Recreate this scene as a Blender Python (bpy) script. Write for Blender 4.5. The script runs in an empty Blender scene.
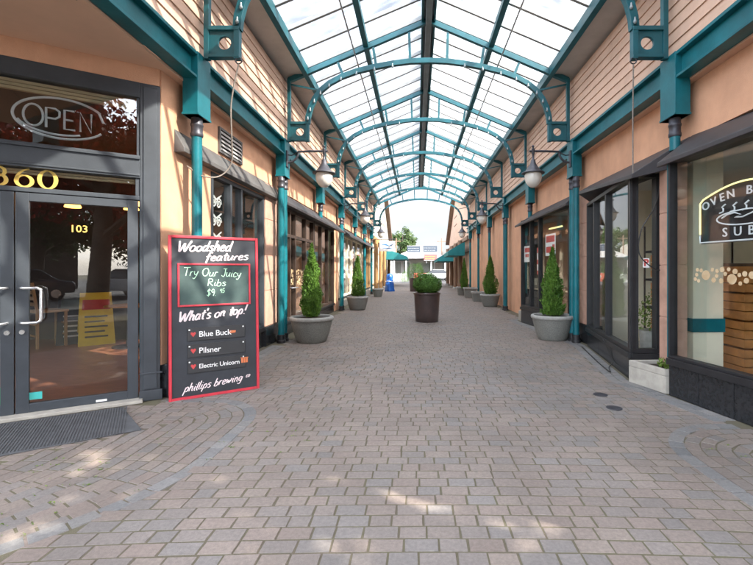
import bpy, bmesh, math, random
from math import sin, cos, pi, radians, atan2, sqrt
from mathutils import Vector, Matrix

random.seed(7)
S = bpy.context.scene
COL = S.collection

# ------------------------------------------------------------------ camera
FPX = 420.0                                   # focal length in pixels of the 753-wide photograph
cam_d = bpy.data.cameras.new('camera'); cam = bpy.data.objects.new('camera', cam_d); COL.objects.link(cam)
cam.location = (0, 0, 1.4); cam.rotation_euler = (radians(90), 0, 0)
cam_d.sensor_width = 36; cam_d.lens = 36 * FPX / 753
cam_d.shift_x = -40.5 / 753; cam_d.shift_y = -12.5 / 753
cam_d.clip_start = 0.05; cam_d.clip_end = 5000
S.camera = cam

# ------------------------------------------------------------------ sky and sun
SUN = Vector((0.70, -0.34, 0.665)).normalized()          # direction to the sun
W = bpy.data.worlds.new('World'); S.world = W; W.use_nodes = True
nt = W.node_tree; nt.nodes.clear()
out = nt.nodes.new('ShaderNodeOutputWorld'); bg = nt.nodes.new('ShaderNodeBackground')
sky = nt.nodes.new('ShaderNodeTexSky'); sky.sky_type = 'NISHITA'; sky.sun_disc = False
sky.sun_elevation = math.asin(SUN.z); sky.sun_rotation = atan2(SUN.x, SUN.y)
sky.dust_density = 3.0; sky.air_density = 1.0; sky.ozone_density = 1.0
tc = nt.nodes.new('ShaderNodeTexCoord'); mp = nt.nodes.new('ShaderNodeMapping'); mp.inputs['Scale'].default_value = (1, 1, 2.6)
nz = nt.nodes.new('ShaderNodeTexNoise'); nz.inputs['Scale'].default_value = 1.7; nz.inputs['Detail'].default_value = 7
rp = nt.nodes.new('ShaderNodeValToRGB'); rp.color_ramp.elements[0].position = 0.30; rp.color_ramp.elements[1].position = 0.62
mx = nt.nodes.new('ShaderNodeMix'); mx.data_type = 'RGBA'; mx.inputs[7].default_value = (5.6, 5.85, 6.3, 1)
nt.links.new(tc.outputs['Generated'], mp.inputs['Vector']); nt.links.new(mp.outputs[0], nz.inputs['Vector'])
nt.links.new(nz.outputs['Fac'], rp.inputs[0]); nt.links.new(rp.outputs['Color'], mx.inputs[0])
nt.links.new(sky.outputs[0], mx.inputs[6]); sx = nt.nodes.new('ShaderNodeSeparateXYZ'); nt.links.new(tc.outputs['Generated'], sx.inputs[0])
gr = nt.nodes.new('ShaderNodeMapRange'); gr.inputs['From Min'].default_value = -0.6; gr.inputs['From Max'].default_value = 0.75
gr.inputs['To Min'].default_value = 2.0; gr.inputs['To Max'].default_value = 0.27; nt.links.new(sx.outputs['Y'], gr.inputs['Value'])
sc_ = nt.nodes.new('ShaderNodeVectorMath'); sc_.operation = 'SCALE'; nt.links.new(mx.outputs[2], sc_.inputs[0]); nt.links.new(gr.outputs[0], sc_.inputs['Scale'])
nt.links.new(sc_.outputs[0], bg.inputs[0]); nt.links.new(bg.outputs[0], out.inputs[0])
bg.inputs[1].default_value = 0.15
sd = bpy.data.lights.new('sun', 'SUN'); sd.energy = 3.3; sd.angle = radians(0.53); sd.color = (1.0, 0.93, 0.82)
so = bpy.data.objects.new('sun', sd); COL.objects.link(so)
so.rotation_euler = SUN.to_track_quat('Z', 'Y').to_euler(); so.location = SUN * 60

# ------------------------------------------------------------------ exposure and engine
S.view_settings.view_transform = 'Standard'; S.view_settings.look = 'None'
S.view_settings.exposure = 2.32; S.view_settings.gamma = 1; S.view_settings.use_curve_mapping = False
S.render.engine = 'CYCLES'
S.cycles.use_denoising = True
try: S.cycles.denoiser = 'OPENIMAGEDENOISE'
except Exception: pass
S.cycles.max_bounces = 10; S.cycles.diffuse_bounces = 4; S.cycles.glossy_bounces = 4
S.cycles.transmission_bounces = 8; S.cycles.transparent_max_bounces = 24
S.cycles.sample_clamp_indirect = 6

# ------------------------------------------------------------------ helpers
BASE = {}                                     # world base of every object

class MB:
    """collects faces of one mesh; xf maps each point to the world"""
    def __init__(s, xf=None): s.v = []; s.f = []; s.xf = xf
    def add(s, vs, fs):
        n = len(s.v)
        s.v += [Vector(s.xf(*p)) if s.xf else Vector(p) for p in vs]
        s.f += [tuple(i + n for i in f) for f in fs]
        return s
    def box(s, x0, x1, y0, y1, z0, z1):
        return s.add([(x0,y0,z0),(x1,y0,z0),(x1,y1,z0),(x0,y1,z0),(x0,y0,z1),(x1,y0,z1),(x1,y1,z1),(x0,y1,z1)],
                     [(0,3,2,1),(4,5,6,7),(0,1,5,4),(1,2,6,5),(2,3,7,6),(3,0,4,7)])
    def prism(s, poly, off):
        n = len(poly); o = Vector(off)
        vs = [Vector(p) for p in poly] + [Vector(p) + o for p in poly]
        return s.add([tuple(v) for v in vs], [tuple(range(n)), tuple(range(2*n-1, n-1, -1))] + [(i, (i+1) % n, n + (i+1) % n, n + i) for i in range(n)])
    def tube(s, pts, r, seg=8, cap=True):
        pts = [Vector(p) for p in pts]; n = len(pts)
        rs = r if isinstance(r, (list, tuple)) else [r] * n
        vs = []; ref = None
        for i, p in enumerate(pts):
            t = (pts[min(i+1, n-1)] - pts[max(i-1, 0)]).normalized()
            if ref is None: ref = Vector((0,0,1)) if abs(t.z) < 0.9 else Vector((1,0,0))
            a = t.cross(ref)
            if a.length < 1e-4: a = t.cross(Vector((0.3,1,0.2)))
            a.normalize(); b = a.cross(t).normalized(); ref = b
            for k in range(seg):
                q = 2*pi*k/seg
                vs.append(tuple(p + a*cos(q)*rs[i] + b*sin(q)*rs[i]))
        fs = [(i*seg+k, i*seg+(k+1) % seg, (i+1)*seg+(k+1) % seg, (i+1)*seg+k) for i in range(n-1) for k in range(seg)]
        if cap: fs += [tuple(range(seg-1, -1, -1)), tuple((n-1)*seg+k for k in range(seg))]
        return s.add(vs, fs)
    def bar(s, pts, w, h, wide=(0,1,0)):
        """rectangular section swept along pts: w along the axis wide, h across"""
        pts = [Vector(p) for p in pts]; n = len(pts); u = Vector(wide); vs = []
        for i, p in enumerate(pts):
            d0 = (p - pts[i-1]).normalized() if i else None
            d1 = (pts[i+1] - p).normalized() if i < n-1 else None
            t = ((d0 or d1) + (d1 or d0)).normalized()
            b = t.cross(u).normalized()
            k = 1.0 / max(0.3, t.dot(d0 or d1))
            for (i1, j1) in ((-1,-1),(1,-1),(1,1),(-1,1)):
                vs.append(tuple(p + u*(w/2*i1) + b*(h/2*j1*k)))
        fs = [(i*4+k, i*4+(k+1) % 4, (i+1)*4+(k+1) % 4, (i+1)*4+k) for i in range(n-1) for k in range(4)]
        fs += [(3,2,1,0), tuple((n-1)*4+k for k in range(4))]
        return s.add(vs, fs)
    def lathe(s, prof, c=(0,0,0), seg=24, jit=None):
        vs = []; n = len(prof)
        for (r, z) in prof:
            for k in range(seg):
                q = 2*pi*k/seg; rr = max(r, 1e-4)
                if jit: rr *= 1 + jit(k, z)
                vs.append((c[0]+rr*cos(q), c[1]+rr*sin(q), c[2]+z))
        fs = [(i*seg+k, i*seg+(k+1) % seg, (i+1)*seg+(k+1) % seg, (i+1)*seg+k) for i in range(n-1) for k in range(seg)]
        fs += [tuple(range(seg-1, -1, -1)), tuple((n-1)*seg+k for k in range(seg))]
        return s.add(vs, fs)
    def ribbon(s, pts, ws, th):
        """flat stroke in the local x/y plane given pts (x, y) with widths, thickness th along z"""
        P = [Vector((p[0], p[1])) for p in pts]; n = len(P); L = []; R = []
        for i in range(n):
            t = (P[min(i+1, n-1)] - P[max(i-1, 0)]).normalized(); q = Vector((-t.y, t.x))
            L.append(P[i] + q*ws[i]/2); R.append(P[i] - q*ws[i]/2)
        for i in range(n-1):
            quad = [L[i], L[i+1], R[i+1], R[i]]
            s.add([(a.x, a.y, 0) for a in quad] + [(a.x, a.y, th) for a in quad],
                  [(0,1,2,3),(7,6,5,4),(0,4,5,1),(2,6,7,3),(1,5,6,2),(3,7,4,0)])
        return s
    def build(s, name, m, parent=None, bevel=0, smooth=None, base=None, fix=True):
        b = Vector(base) if base is not None else (BASE[parent.name] if parent else Vector((0,0,0)))
        me = bpy.data.meshes.new(name)
        me.from_pydata([tuple(p - b) for p in s.v], [], s.f); me.update()
        if fix:
            bm = bmesh.new(); bm.from_mesh(me); bmesh.ops.recalc_face_normals(bm, faces=bm.faces); bm.to_mesh(me); bm.free()
        o = bpy.data.objects.new(name, me); COL.objects.link(o); BASE[o.name] = b
        if m: me.materials.append(m)
        if parent: o.parent = parent
        else: o.location = b
        if smooth:
            me.polygons.foreach_set('use_smooth', [True] * len(me.polygons))
            me.set_sharp_from_angle(angle=radians(smooth))
        if bevel:
            md = o.modifiers.new('bevel', 'BEVEL'); md.width = bevel; md.segments = 2; md.limit_method = 'ANGLE'; md.angle_limit = radians(50)
        return o

def thing(name, loc, label, cat, group=None, rz=0):
    o = bpy.data.objects.new(name, None); COL.objects.link(o); o.location = loc; o.rotation_euler = (0, 0, rz)
    o.empty_display_size = 0.1
    BASE[o.name] = Vector(loc); tag(o, label, cat, group); return o
def tag(o, label, cat, group=None):
    o['label'] = label; o['category'] = cat
    if group: o['group'] = group
    return o
def struct(o, kind='structure'): o['kind'] = kind; return o
def dup(root, loc, label, rz=None, scale=None):
    r = root.copy(); COL.objects.link(r); r.location = loc; r['label'] = label
    if rz is not None: r.rotation_euler = (0, 0, rz)
    if scale: r.scale = scale
    for ch in list(root.children):
        c = ch.copy(); COL.objects.link(c); c.parent = r
        for g in ch.children:
            d = g.copy(); COL.objects.link(d); d.parent = c
    return r

def plane_xf(o, right, up=(0,0,1)):
    """local x along right, y along up, z along the outward normal (towards the viewer)"""
    o = Vector(o); r = Vector(right).normalized(); u = Vector(up).normalized(); n = r.cross(u).normalized()
    return lambda x, y, z=0: tuple(o + r*x + u*y + n*z)

def text_faces(txt, size, shear=0, bold=0, align='CENTER', space=1.0):
    c = bpy.data.curves.new('lettering', 'FONT'); c.body = txt; c.size = size; c.shear = shear; c.offset = bold
    c.align_x = align; c.align_y = 'CENTER'; c.space_character = space; c.resolution_u = 3; c.extrude = 0.0
    o = bpy.data.objects.new('lettering', c); COL.objects.link(o)
    me = bpy.data.meshes.new_from_object(o)
    vs = [tuple(v.co) for v in me.vertices]; fs = [tuple(p.vertices) for p in me.polygons]
    bpy.data.objects.remove(o); bpy.data.curves.remove(c); bpy.data.meshes.remove(me)
    return vs, fs
def text(mb, txt, x, y, size, z=0.003, rot=0, **k):
    vs, fs = text_faces(txt, size, **k); ca, sa = cos(rot), sin(rot)
    mb.add([(x + p[0]*ca - p[1]*sa, y + p[0]*sa + p[1]*ca, z) for p in vs], fs)

def arc_pts(cx, cy, rx, ry, a0, a1, n):
    return [(cx + rx*cos(radians(a0+(a1-a0)*i/n)), cy + ry*sin(radians(a0+(a1-a0)*i/n))) for i in range(n+1)]

# ------------------------------------------------------------------ materials
def mat(name, col, rough=0.6, metal=0.0, var=0.12, scale=6.0, bump=0.0, bscale=80.0, col2=None, spec=0.5, coat=0.0, emit=None, stretch=None, stain=0.0):
    m = bpy.data.materials.new(name); m.use_nodes = True; t = m.node_tree; p = t.nodes['Principled BSDF']
    p.inputs['Roughness'].default_value = rough; p.inputs['Metallic'].default_value = metal
    p.inputs['Specular IOR Level'].default_value = spec; p.inputs['Coat Weight'].default_value = coat
    tc = t.nodes.new('ShaderNodeTexCoord'); vec = tc.outputs['Object']
    if stretch:
        mpn = t.nodes.new('ShaderNodeMapping'); mpn.inputs['Scale'].default_value = stretch; t.links.new(vec, mpn.inputs[0]); vec = mpn.outputs[0]
    n = t.nodes.new('ShaderNodeTexNoise'); n.inputs['Scale'].default_value = scale; n.inputs['Detail'].default_value = 6; n.inputs['Roughness'].default_value = 0.6
    t.links.new(vec, n.inputs['Vector'])
    r = t.nodes.new('ShaderNodeValToRGB'); r.color_ramp.elements[0].position = 0.3; r.color_ramp.elements[1].position = 0.7
    c2 = col2 or tuple(min(1, c*(1+var)) for c in col)
    c1 = col if col2 else tuple(c*(1-var) for c in col)
    r.color_ramp.elements[0].color = (*c1, 1); r.color_ramp.elements[1].color = (*c2, 1)
    t.links.new(n.outputs['Fac'], r.inputs[0]); t.links.new(r.outputs['Color'], p.inputs['Base Color'])
    if stain:
        mp2 = t.nodes.new('ShaderNodeMapping'); mp2.inputs['Scale'].default_value = (1.7, 1.7, 0.5); t.links.new(tc.outputs['Object'], mp2.inputs[0])
        ns_ = t.nodes.new('ShaderNodeTexNoise'); ns_.inputs['Scale'].default_value = 1.6; ns_.inputs['Detail'].default_value = 8; ns_.inputs['Roughness'].default_value = 0.7; t.links.new(mp2.outputs[0], ns_.inputs['Vector'])
        rs = t.nodes.new('ShaderNodeMapRange'); rs.inputs['From Min'].default_value = 0.42; rs.inputs['From Max'].default_value = 0.75; rs.inputs['To Min'].default_value = 1.0; rs.inputs['To Max'].default_value = 1-stain; t.links.new(ns_.outputs['Fac'], rs.inputs['Value'])
        vs_ = t.nodes.new('ShaderNodeVectorMath'); vs_.operation = 'SCALE'; t.links.new(r.outputs['Color'], vs_.inputs[0]); t.links.new(rs.outputs[0], vs_.inputs['Scale']); t.links.new(vs_.outputs[0], p.inputs['Base Color'])
    if bump:
        n2 = t.nodes.new('ShaderNodeTexNoise'); n2.inputs['Scale'].default_value = bscale; n2.inputs['Detail'].default_value = 4
        t.links.new(vec, n2.inputs['Vector'])
        b = t.nodes.new('ShaderNodeBump'); b.inputs['Strength'].default_value = bump; b.inputs['Distance'].default_value = 0.01
        t.links.new(n2.outputs['Fac'], b.inputs['Height']); t.links.new(b.outputs[0], p.inputs['Normal'])
    if emit:
        p.inputs['Emission Color'].default_value = (*emit[:3], 1); p.inputs['Emission Strength'].default_value = emit[3]
    return m

def glass(name, tint=(0.86,0.9,0.9), ior=1.5, frost=0.0):
    m = bpy.data.materials.new(name); m.use_nodes = True; t = m.node_tree; t.nodes.clear()
    o = t.nodes.new('ShaderNodeOutputMaterial'); tr = t.nodes.new('ShaderNodeBsdfTransparent'); gl = t.nodes.new('ShaderNodeBsdfGlossy')
    tr.inputs[0].default_value = (*tint, 1); gl.inputs['Roughness'].default_value = 0.01
    lw = t.nodes.new('ShaderNodeLayerWeight'); lw.inputs['Blend'].default_value = 0.5
    pw = t.nodes.new('ShaderNodeMath'); pw.operation = 'POWER'; pw.inputs[1].default_value = 5; t.links.new(lw.outputs['Facing'], pw.inputs[0])
    f0 = ((ior-1)/(ior+1))**2
    fr = t.nodes.new('ShaderNodeMath'); fr.operation = 'MULTIPLY_ADD'; fr.inputs[1].default_value = 1-f0; fr.inputs[2].default_value = f0; t.links.new(pw.outputs[0], fr.inputs[0])
    mx = t.nodes.new('ShaderNodeMixShader'); t.links.new(fr.outputs[0], mx.inputs[0]); t.links.new(tr.outputs[0], mx.inputs[1]); t.links.new(gl.outputs[0], mx.inputs[2])
    res = mx.outputs[0]
    if frost:
        tl = t.nodes.new('ShaderNodeBsdfTranslucent'); tl.inputs[0].default_value = (0.95,0.96,0.96,1)
        m2 = t.nodes.new('ShaderNodeMixShader')
        tcx = t.nodes.new('ShaderNodeTexCoord'); nn = t.nodes.new('ShaderNodeTexNoise'); nn.inputs['Scale'].default_value = 1.3; nn.inputs['Detail'].default_value = 5
        mr = t.nodes.new('ShaderNodeMapRange'); mr.inputs['From Min'].default_value = 0.3; mr.inputs['From Max'].default_value = 0.7
        mr.inputs['To Min'].default_value = frost*0.2; mr.inputs['To Max'].default_value = frost*2.2
        oi = t.nodes.new('ShaderNodeObjectInfo'); va = t.nodes.new('ShaderNodeVectorMath'); va.operation = 'MULTIPLY_ADD'
        va.inputs[1].default_value = (1.0, 2.6, 1.0); cb_ = t.nodes.new('ShaderNodeCombineXYZ'); ml = t.nodes.new('ShaderNodeMath'); ml.operation = 'MULTIPLY'; ml.inputs[1].default_value = 40
        t.links.new(oi.outputs['Random'], ml.inputs[0]); t.links.new(ml.outputs[0], cb_.inputs[0]); t.links.new(cb_.outputs[0], va.inputs[2]); t.links.new(tcx.outputs['Object'], va.inputs[0])
        t.links.new(va.outputs[0], nn.inputs[0]); t.links.new(nn.outputs['Fac'], mr.inputs['Value']); t.links.new(mr.outputs[0], m2.inputs[0])
        t.links.new(res, m2.inputs[1]); t.links.new(tl.outputs[0], m2.inputs[2]); res = m2.outputs[0]
    t.links.new(res, o.inputs[0]); return m

def leafmat(name, c1, c2, trans=0.25):
    m = bpy.data.materials.new(name); m.use_nodes = True; t = m.node_tree; p = t.nodes['Principled BSDF']
    p.inputs['Roughness'].default_value = 0.55; p.inputs['Specular IOR Level'].default_value = 0.3
    a = t.nodes.new('ShaderNodeAttribute'); a.attribute_name = 'tone'
    r = t.nodes.new('ShaderNodeValToRGB'); r.color_ramp.elements[0].color = (*c1,1); r.color_ramp.elements[1].color = (*c2,1)
    t.links.new(a.outputs['Fac'], r.inputs[0]); t.links.new(r.outputs[0], p.inputs['Base Color'])
    tl = t.nodes.new('ShaderNodeBsdfTranslucent'); t.links.new(r.outputs[0], tl.inputs[0])
    mx = t.nodes.new('ShaderNodeMixShader'); mx.inputs[0].default_value = trans
    o = t.nodes['Material Output']; t.links.new(p.outputs[0], mx.inputs[1]); t.links.new(tl.outputs[0], mx.inputs[2]); t.links.new(mx.outputs[0], o.inputs[0])
    return m

M = {}
M['teal'] = mat('teal_steel', (0.006,0.122,0.148), 0.38, 0.0, 0.25, 3, 0.12, 35, spec=0.35, stain=0.2)
M['teal_dark'] = mat('dark_teal_steel', (0.006,0.092,0.115), 0.45, 0.0, 0.25, 4, 0.12, 35, stain=0.2)
M['siding'] = mat('peach_siding', (0.60,0.40,0.295), 0.7, 0, 0.08, 5, 0.12, 40, stretch=(1,0.15,1), stain=0.18)
M['stucco'] = mat('peach_stucco', (0.61,0.335,0.205), 0.85, 0, 0.14, 1.6, 0.45, 120, stain=0.13)
M['tile'] = mat('pink_stone_tile', (0.46,0.275,0.205), 0.6, 0, 0.16, 7, 0.1, 120)
M['soffit'] = mat('peach_soffit', (0.62,0.40,0.28), 0.8, 0, 0.07, 2, 0.1, 120)
M['flash'] = mat('grey_flashing', (0.42,0.405,0.385), 0.6, 0.0, 0.15, 2)
M['ridge'] = mat('dark_grey_ridge', (0.17,0.19,0.20), 0.5, 0.1, 0.2, 3)
M['bar'] = mat('grey_aluminium', (0.27,0.27,0.265), 0.55, 0.1, 0.15, 4)
M['slate'] = mat('slate_painted_metal', (0.046,0.053,0.062), 0.42, 0.2, 0.15, 5, 0.05, 50)
M['black'] = mat('black_granite', (0.018,0.019,0.021), 0.22, 0, 0.4, 30, 0.02, 60)
M['blackm'] = mat('black_metal', (0.022,0.022,0.024), 0.45, 0.2, 0.2, 8)
M['canopy'] = mat('dark_canopy_metal', (0.045,0.042,0.045), 0.5, 0.1, 0.25, 3, 0.05, 40)
M['canopyl'] = mat('grey_canopy_metal', (0.10,0.095,0.092), 0.5, 0.1, 0.2, 3, 0.05, 40)
M['bronze'] = mat('bronze_metal', (0.055,0.036,0.028), 0.4, 0.3, 0.2, 5)
M['iron'] = mat('cast_iron', (0.055,0.055,0.065), 0.45, 0.4, 0.25, 10, 0.1, 60)
M['globe'] = mat('frosted_globe', (0.72,0.70,0.64), 0.25, 0, 0.05, 3, coat=0.4)
M['chrome'] = mat('brushed_chrome', (0.72,0.72,0.72), 0.25, 0.9, 0.05, 10)
M['glass'] = glass('window_glass', (0.965,0.98,0.975), 1.42)
M['glassd'] = glass('tinted_window_glass', (0.90,0.92,0.92), 1.80)
M['roofglass'] = glass('frosted_roof_glass', (0.96,0.97,0.975), 1.45, 0.07)
M['cream'] = mat('cream_wall', (0.80,0.72,0.55), 0.8, 0, 0.08, 2)
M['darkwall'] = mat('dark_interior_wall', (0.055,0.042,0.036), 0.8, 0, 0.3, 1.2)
M['ceil'] = mat('interior_ceiling', (0.62,0.60,0.56), 0.9, 0, 0.06, 2)
M['woodfloor'] = mat('red_brown_floor', (0.34,0.125,0.07), 0.3, 0, 0.3, 4, stretch=(1,8,1))
M['greyfloor'] = mat('grey_interior_floor', (0.42,0.41,0.39), 0.35, 0, 0.15, 4)
M['wood'] = mat('light_wood', (0.42,0.24,0.11), 0.5, 0, 0.25, 6, stretch=(1,1,0.15))
M['logwood'] = mat('golden_log_wood', (0.29,0.165,0.065), 0.55, 0, 0.35, 4, 0.2, 30, stretch=(1,1,0.15))
M['brownlog'] = mat('brown_log_wood', (0.16,0.095,0.06), 0.6, 0, 0.35, 4, 0.2, 30, stretch=(1,1,0.15))
M['crate'] = mat('orange_wood', (0.50,0.21,0.06), 0.5, 0, 0.25, 5)
M['concrete'] = mat('pale_concrete', (0.36,0.335,0.29), 0.85, 0, 0.18, 8, 0.35, 120)
M['aggr'] = mat('aggregate_concrete', (0.10,0.105,0.095), 0.85, 0, 0.3, 90, 0.9, 160, col2=(0.27,0.265,0.24))
M['rim'] = mat('smooth_concrete_rim', (0.29,0.285,0.265), 0.75, 0, 0.18, 14, 0.25, 90)
M['glaze'] = mat('brown_glazed_clay', (0.052,0.038,0.036), 0.3, 0, 0.4, 5, 0.08, 30, col2=(0.090,0.058,0.053), coat=0.3)
M['soil'] = mat('dark_soil', (0.035,0.024,0.016), 0.95, 0, 0.5, 30, 1.0, 60)
M['bark'] = mat('brown_bark', (0.10,0.07,0.05), 0.9, 0, 0.3, 12, 0.6, 40)
M['red'] = mat('red_paint', (0.50,0.022,0.040), 0.45, 0, 0.12, 8)
M['chalk'] = mat('blackboard', (0.020,0.023,0.030), 0.55, 0, 0.35, 3)
M['slateboard'] = mat('smeared_chalkboard', (0.018,0.036,0.035), 0.7, 0, 0.35, 3.0, col2=(0.05,0.088,0.080))
M['white'] = mat('white_paint', (0.80,0.79,0.77), 0.5, 0, 0.04, 5)
M['pinkish'] = mat('pale_pink_lettering', (0.80,0.66,0.66), 0.6, 0, 0.08, 40)
M['mint'] = mat('mint_chalk', (0.50,0.78,0.55), 0.8, 0, 0.2, 60)
M['redink'] = mat('red_ink', (0.50,0.05,0.05), 0.6, 0, 0.1, 20)
M['orangeink'] = mat('orange_ink', (0.62,0.17,0.06), 0.6, 0, 0.1, 20)
M['gold'] = mat('gold_leaf', (0.62,0.42,0.10), 0.35, 0.2, 0.2, 20)
M['neon'] = mat('unlit_neon_tube', (0.62,0.64,0.66), 0.25, 0, 0.06, 10, coat=0.5)
M['neony'] = mat('yellow_neon_tube', (0.75,0.66,0.30), 0.3, 0, 0.06, 10, emit=(1.0,0.85,0.35,0.25))
M['blind'] = mat('tan_blind', (0.46,0.36,0.21), 0.7, 0, 0.1, 6)
M['rubber'] = mat('dark_rubber_mat', (0.075,0.078,0.083), 0.85, 0, 0.2, 12)
M['yellow'] = mat('yellow_plastic', (0.72,0.50,0.03), 0.5, 0, 0.1, 6)
M['green'] = mat('green_sticker', (0.03,0.45,0.12), 0.5, 0, 0.05, 6)
M['tealst'] = mat('teal_sticker', (0.05,0.40,0.36), 0.5, 0, 0.05, 6)
M['awning'] = mat('teal_canvas', (0.008,0.15,0.158), 0.8, 0, 0.12, 3, 0.1, 200)
M['blue'] = mat('blue_tarpaulin', (0.008,0.085,0.34), 0.4, 0, 0.35, 4)
M['signblue'] = mat('blue_sign_paint', (0.06,0.20,0.42), 0.5, 0, 0.1, 6)
M['signdark'] = mat('dark_blue_sign', (0.035,0.05,0.07), 0.5, 0, 0.15, 6)
M['pale'] = mat('pale_painted_wall', (0.30,0.285,0.25), 0.8, 0, 0.06, 1.5)
M['posterred'] = mat('poster_red', (0.55,0.08,0.07), 0.6, 0, 0.1, 20)
M['log_face'] = mat('log_end_print', (0.40,0.27,0.14), 0.6, 0, 0.3, 9, col2=(0.52,0.40,0.25))
M['hill'] = mat('blue_green_hill', (0.10,0.15,0.17), 0.95, 0, 0.3, 0.02)
M['asphalt'] = mat('asphalt', (0.055,0.055,0.057), 0.9, 0, 0.25, 1.5, 0.3, 90)
M['ground'] = mat('joint_sand', (0.105,0.085,0.063), 0.95, 0, 0.45, 2.2, 0.5, 150, col2=(0.115,0.108,0.062))
M['cable'] = mat('black_cable', (0.015,0.015,0.015), 0.5, 0, 0.1, 6)
M['rope'] = mat('grey_rope', (0.20,0.17,0.145), 0.9, 0, 0.25, 60)
M['bulb'] = mat('clear_bulb', (0.20,0.24,0.25), 0.15, 0, 0.05, 10, coat=0.5)
M['leaf_cedar'] = leafmat('cedar_foliage', (0.030,0.085,0.014), (0.150,0.285,0.040))
M['leaf_box'] = leafmat('boxwood_foliage', (0.045,0.120,0.024), (0.17,0.33,0.06))
M['leaf_weed'] = leafmat('weed_foliage', (0.06,0.12,0.02), (0.20,0.29,0.05))
M['leaf_tree'] = leafmat('tree_foliage', (0.018,0.040,0.012), (0.075,0.12,0.032))
M['leaf_red'] = leafmat('red_tree_foliage', (0.07,0.013,0.012), (0.40,0.065,0.040), 0.4)

def paver_mat():
    m = bpy.data.materials.new('concrete_paver'); m.use_nodes = True; t = m.node_tree; p = t.nodes['Principled BSDF']
    a = t.nodes.new('ShaderNodeAttribute'); a.attribute_name = 'tint'
    tc = t.nodes.new('ShaderNodeTexCoord')
    n = t.nodes.new('ShaderNodeTexNoise'); n.inputs['Scale'].default_value = 45; n.inputs['Detail'].default_value = 5; n.inputs['Roughness'].default_value = 0.7
    n3 = t.nodes.new('ShaderNodeTexNoise'); n3.inputs['Scale'].default_value = 1.1; n3.inputs['Detail'].default_value = 5
    for k in (n, n3): t.links.new(tc.outputs['Object'], k.inputs['Vector'])
    mr = t.nodes.new('ShaderNodeMapRange'); mr.inputs['From Min'].default_value = 0.25; mr.inputs['From Max'].default_value = 0.75; mr.inputs['To Min'].default_value = 0.72; mr.inputs['To Max'].default_value = 1.22
    m3 = t.nodes.new('ShaderNodeMapRange'); m3.inputs['From Min'].default_value = 0.3; m3.inputs['From Max'].default_value = 0.7; m3.inputs['To Min'].default_value = 0.84; m3.inputs['To Max'].default_value = 1.12
    t.links.new(n.outputs['Fac'], mr.inputs['Value']); t.links.new(n3.outputs['Fac'], m3.inputs['Value'])
    mm = t.nodes.new('ShaderNodeMath'); mm.operation = 'MULTIPLY'; t.links.new(mr.outputs[0], mm.inputs[0]); t.links.new(m3.outputs[0], mm.inputs[1])
    vm = t.nodes.new('ShaderNodeVectorMath'); vm.operation = 'SCALE'; t.links.new(a.outputs['Color'], vm.inputs[0]); t.links.new(mm.outputs[0], vm.inputs['Scale'])
    t.links.new(vm.outputs[0], p.inputs['Base Color'])
    rr = t.nodes.new('ShaderNodeMapRange'); rr.inputs['To Min'].default_value = 0.5; rr.inputs['To Max'].default_value = 0.8
    t.links.new(n3.outputs['Fac'], rr.inputs['Value']); t.links.new(rr.outputs[0], p.inputs['Roughness'])
    b = t.nodes.new('ShaderNodeBump'); b.inputs['Strength'].default_value = 0.35; b.inputs['Distance'].default_value = 0.004
    n2 = t.nodes.new('ShaderNodeTexNoise'); n2.inputs['Scale'].default_value = 160; n2.inputs['Detail'].default_value = 3
    t.links.new(tc.outputs['Object'], n2.inputs['Vector']); t.links.new(n2.outputs['Fac'], b.inputs['Height']); t.links.new(b.outputs[0], p.inputs['Normal'])
    return m
M['paver'] = paver_mat()

# ------------------------------------------------------------------ layout constants
CX = 0.225                                    # middle of the passage
def mir(s, x): return x if s > 0 else 2*CX - x     # x measured on the right-hand side
BAY = 3.2
COLY = [round(1.8 + BAY*i, 1) for i in range(8)]        # 1.8, 5.0 ... 24.2
XW = 3.25                                     # right wall plane (left by mirror: -2.80)

# ------------------------------------------------------------------ ground
g = MB().box(-150, 150, -120, 1200, -0.5, -0.0035); struct(g.build('ground', M['ground']))

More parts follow.
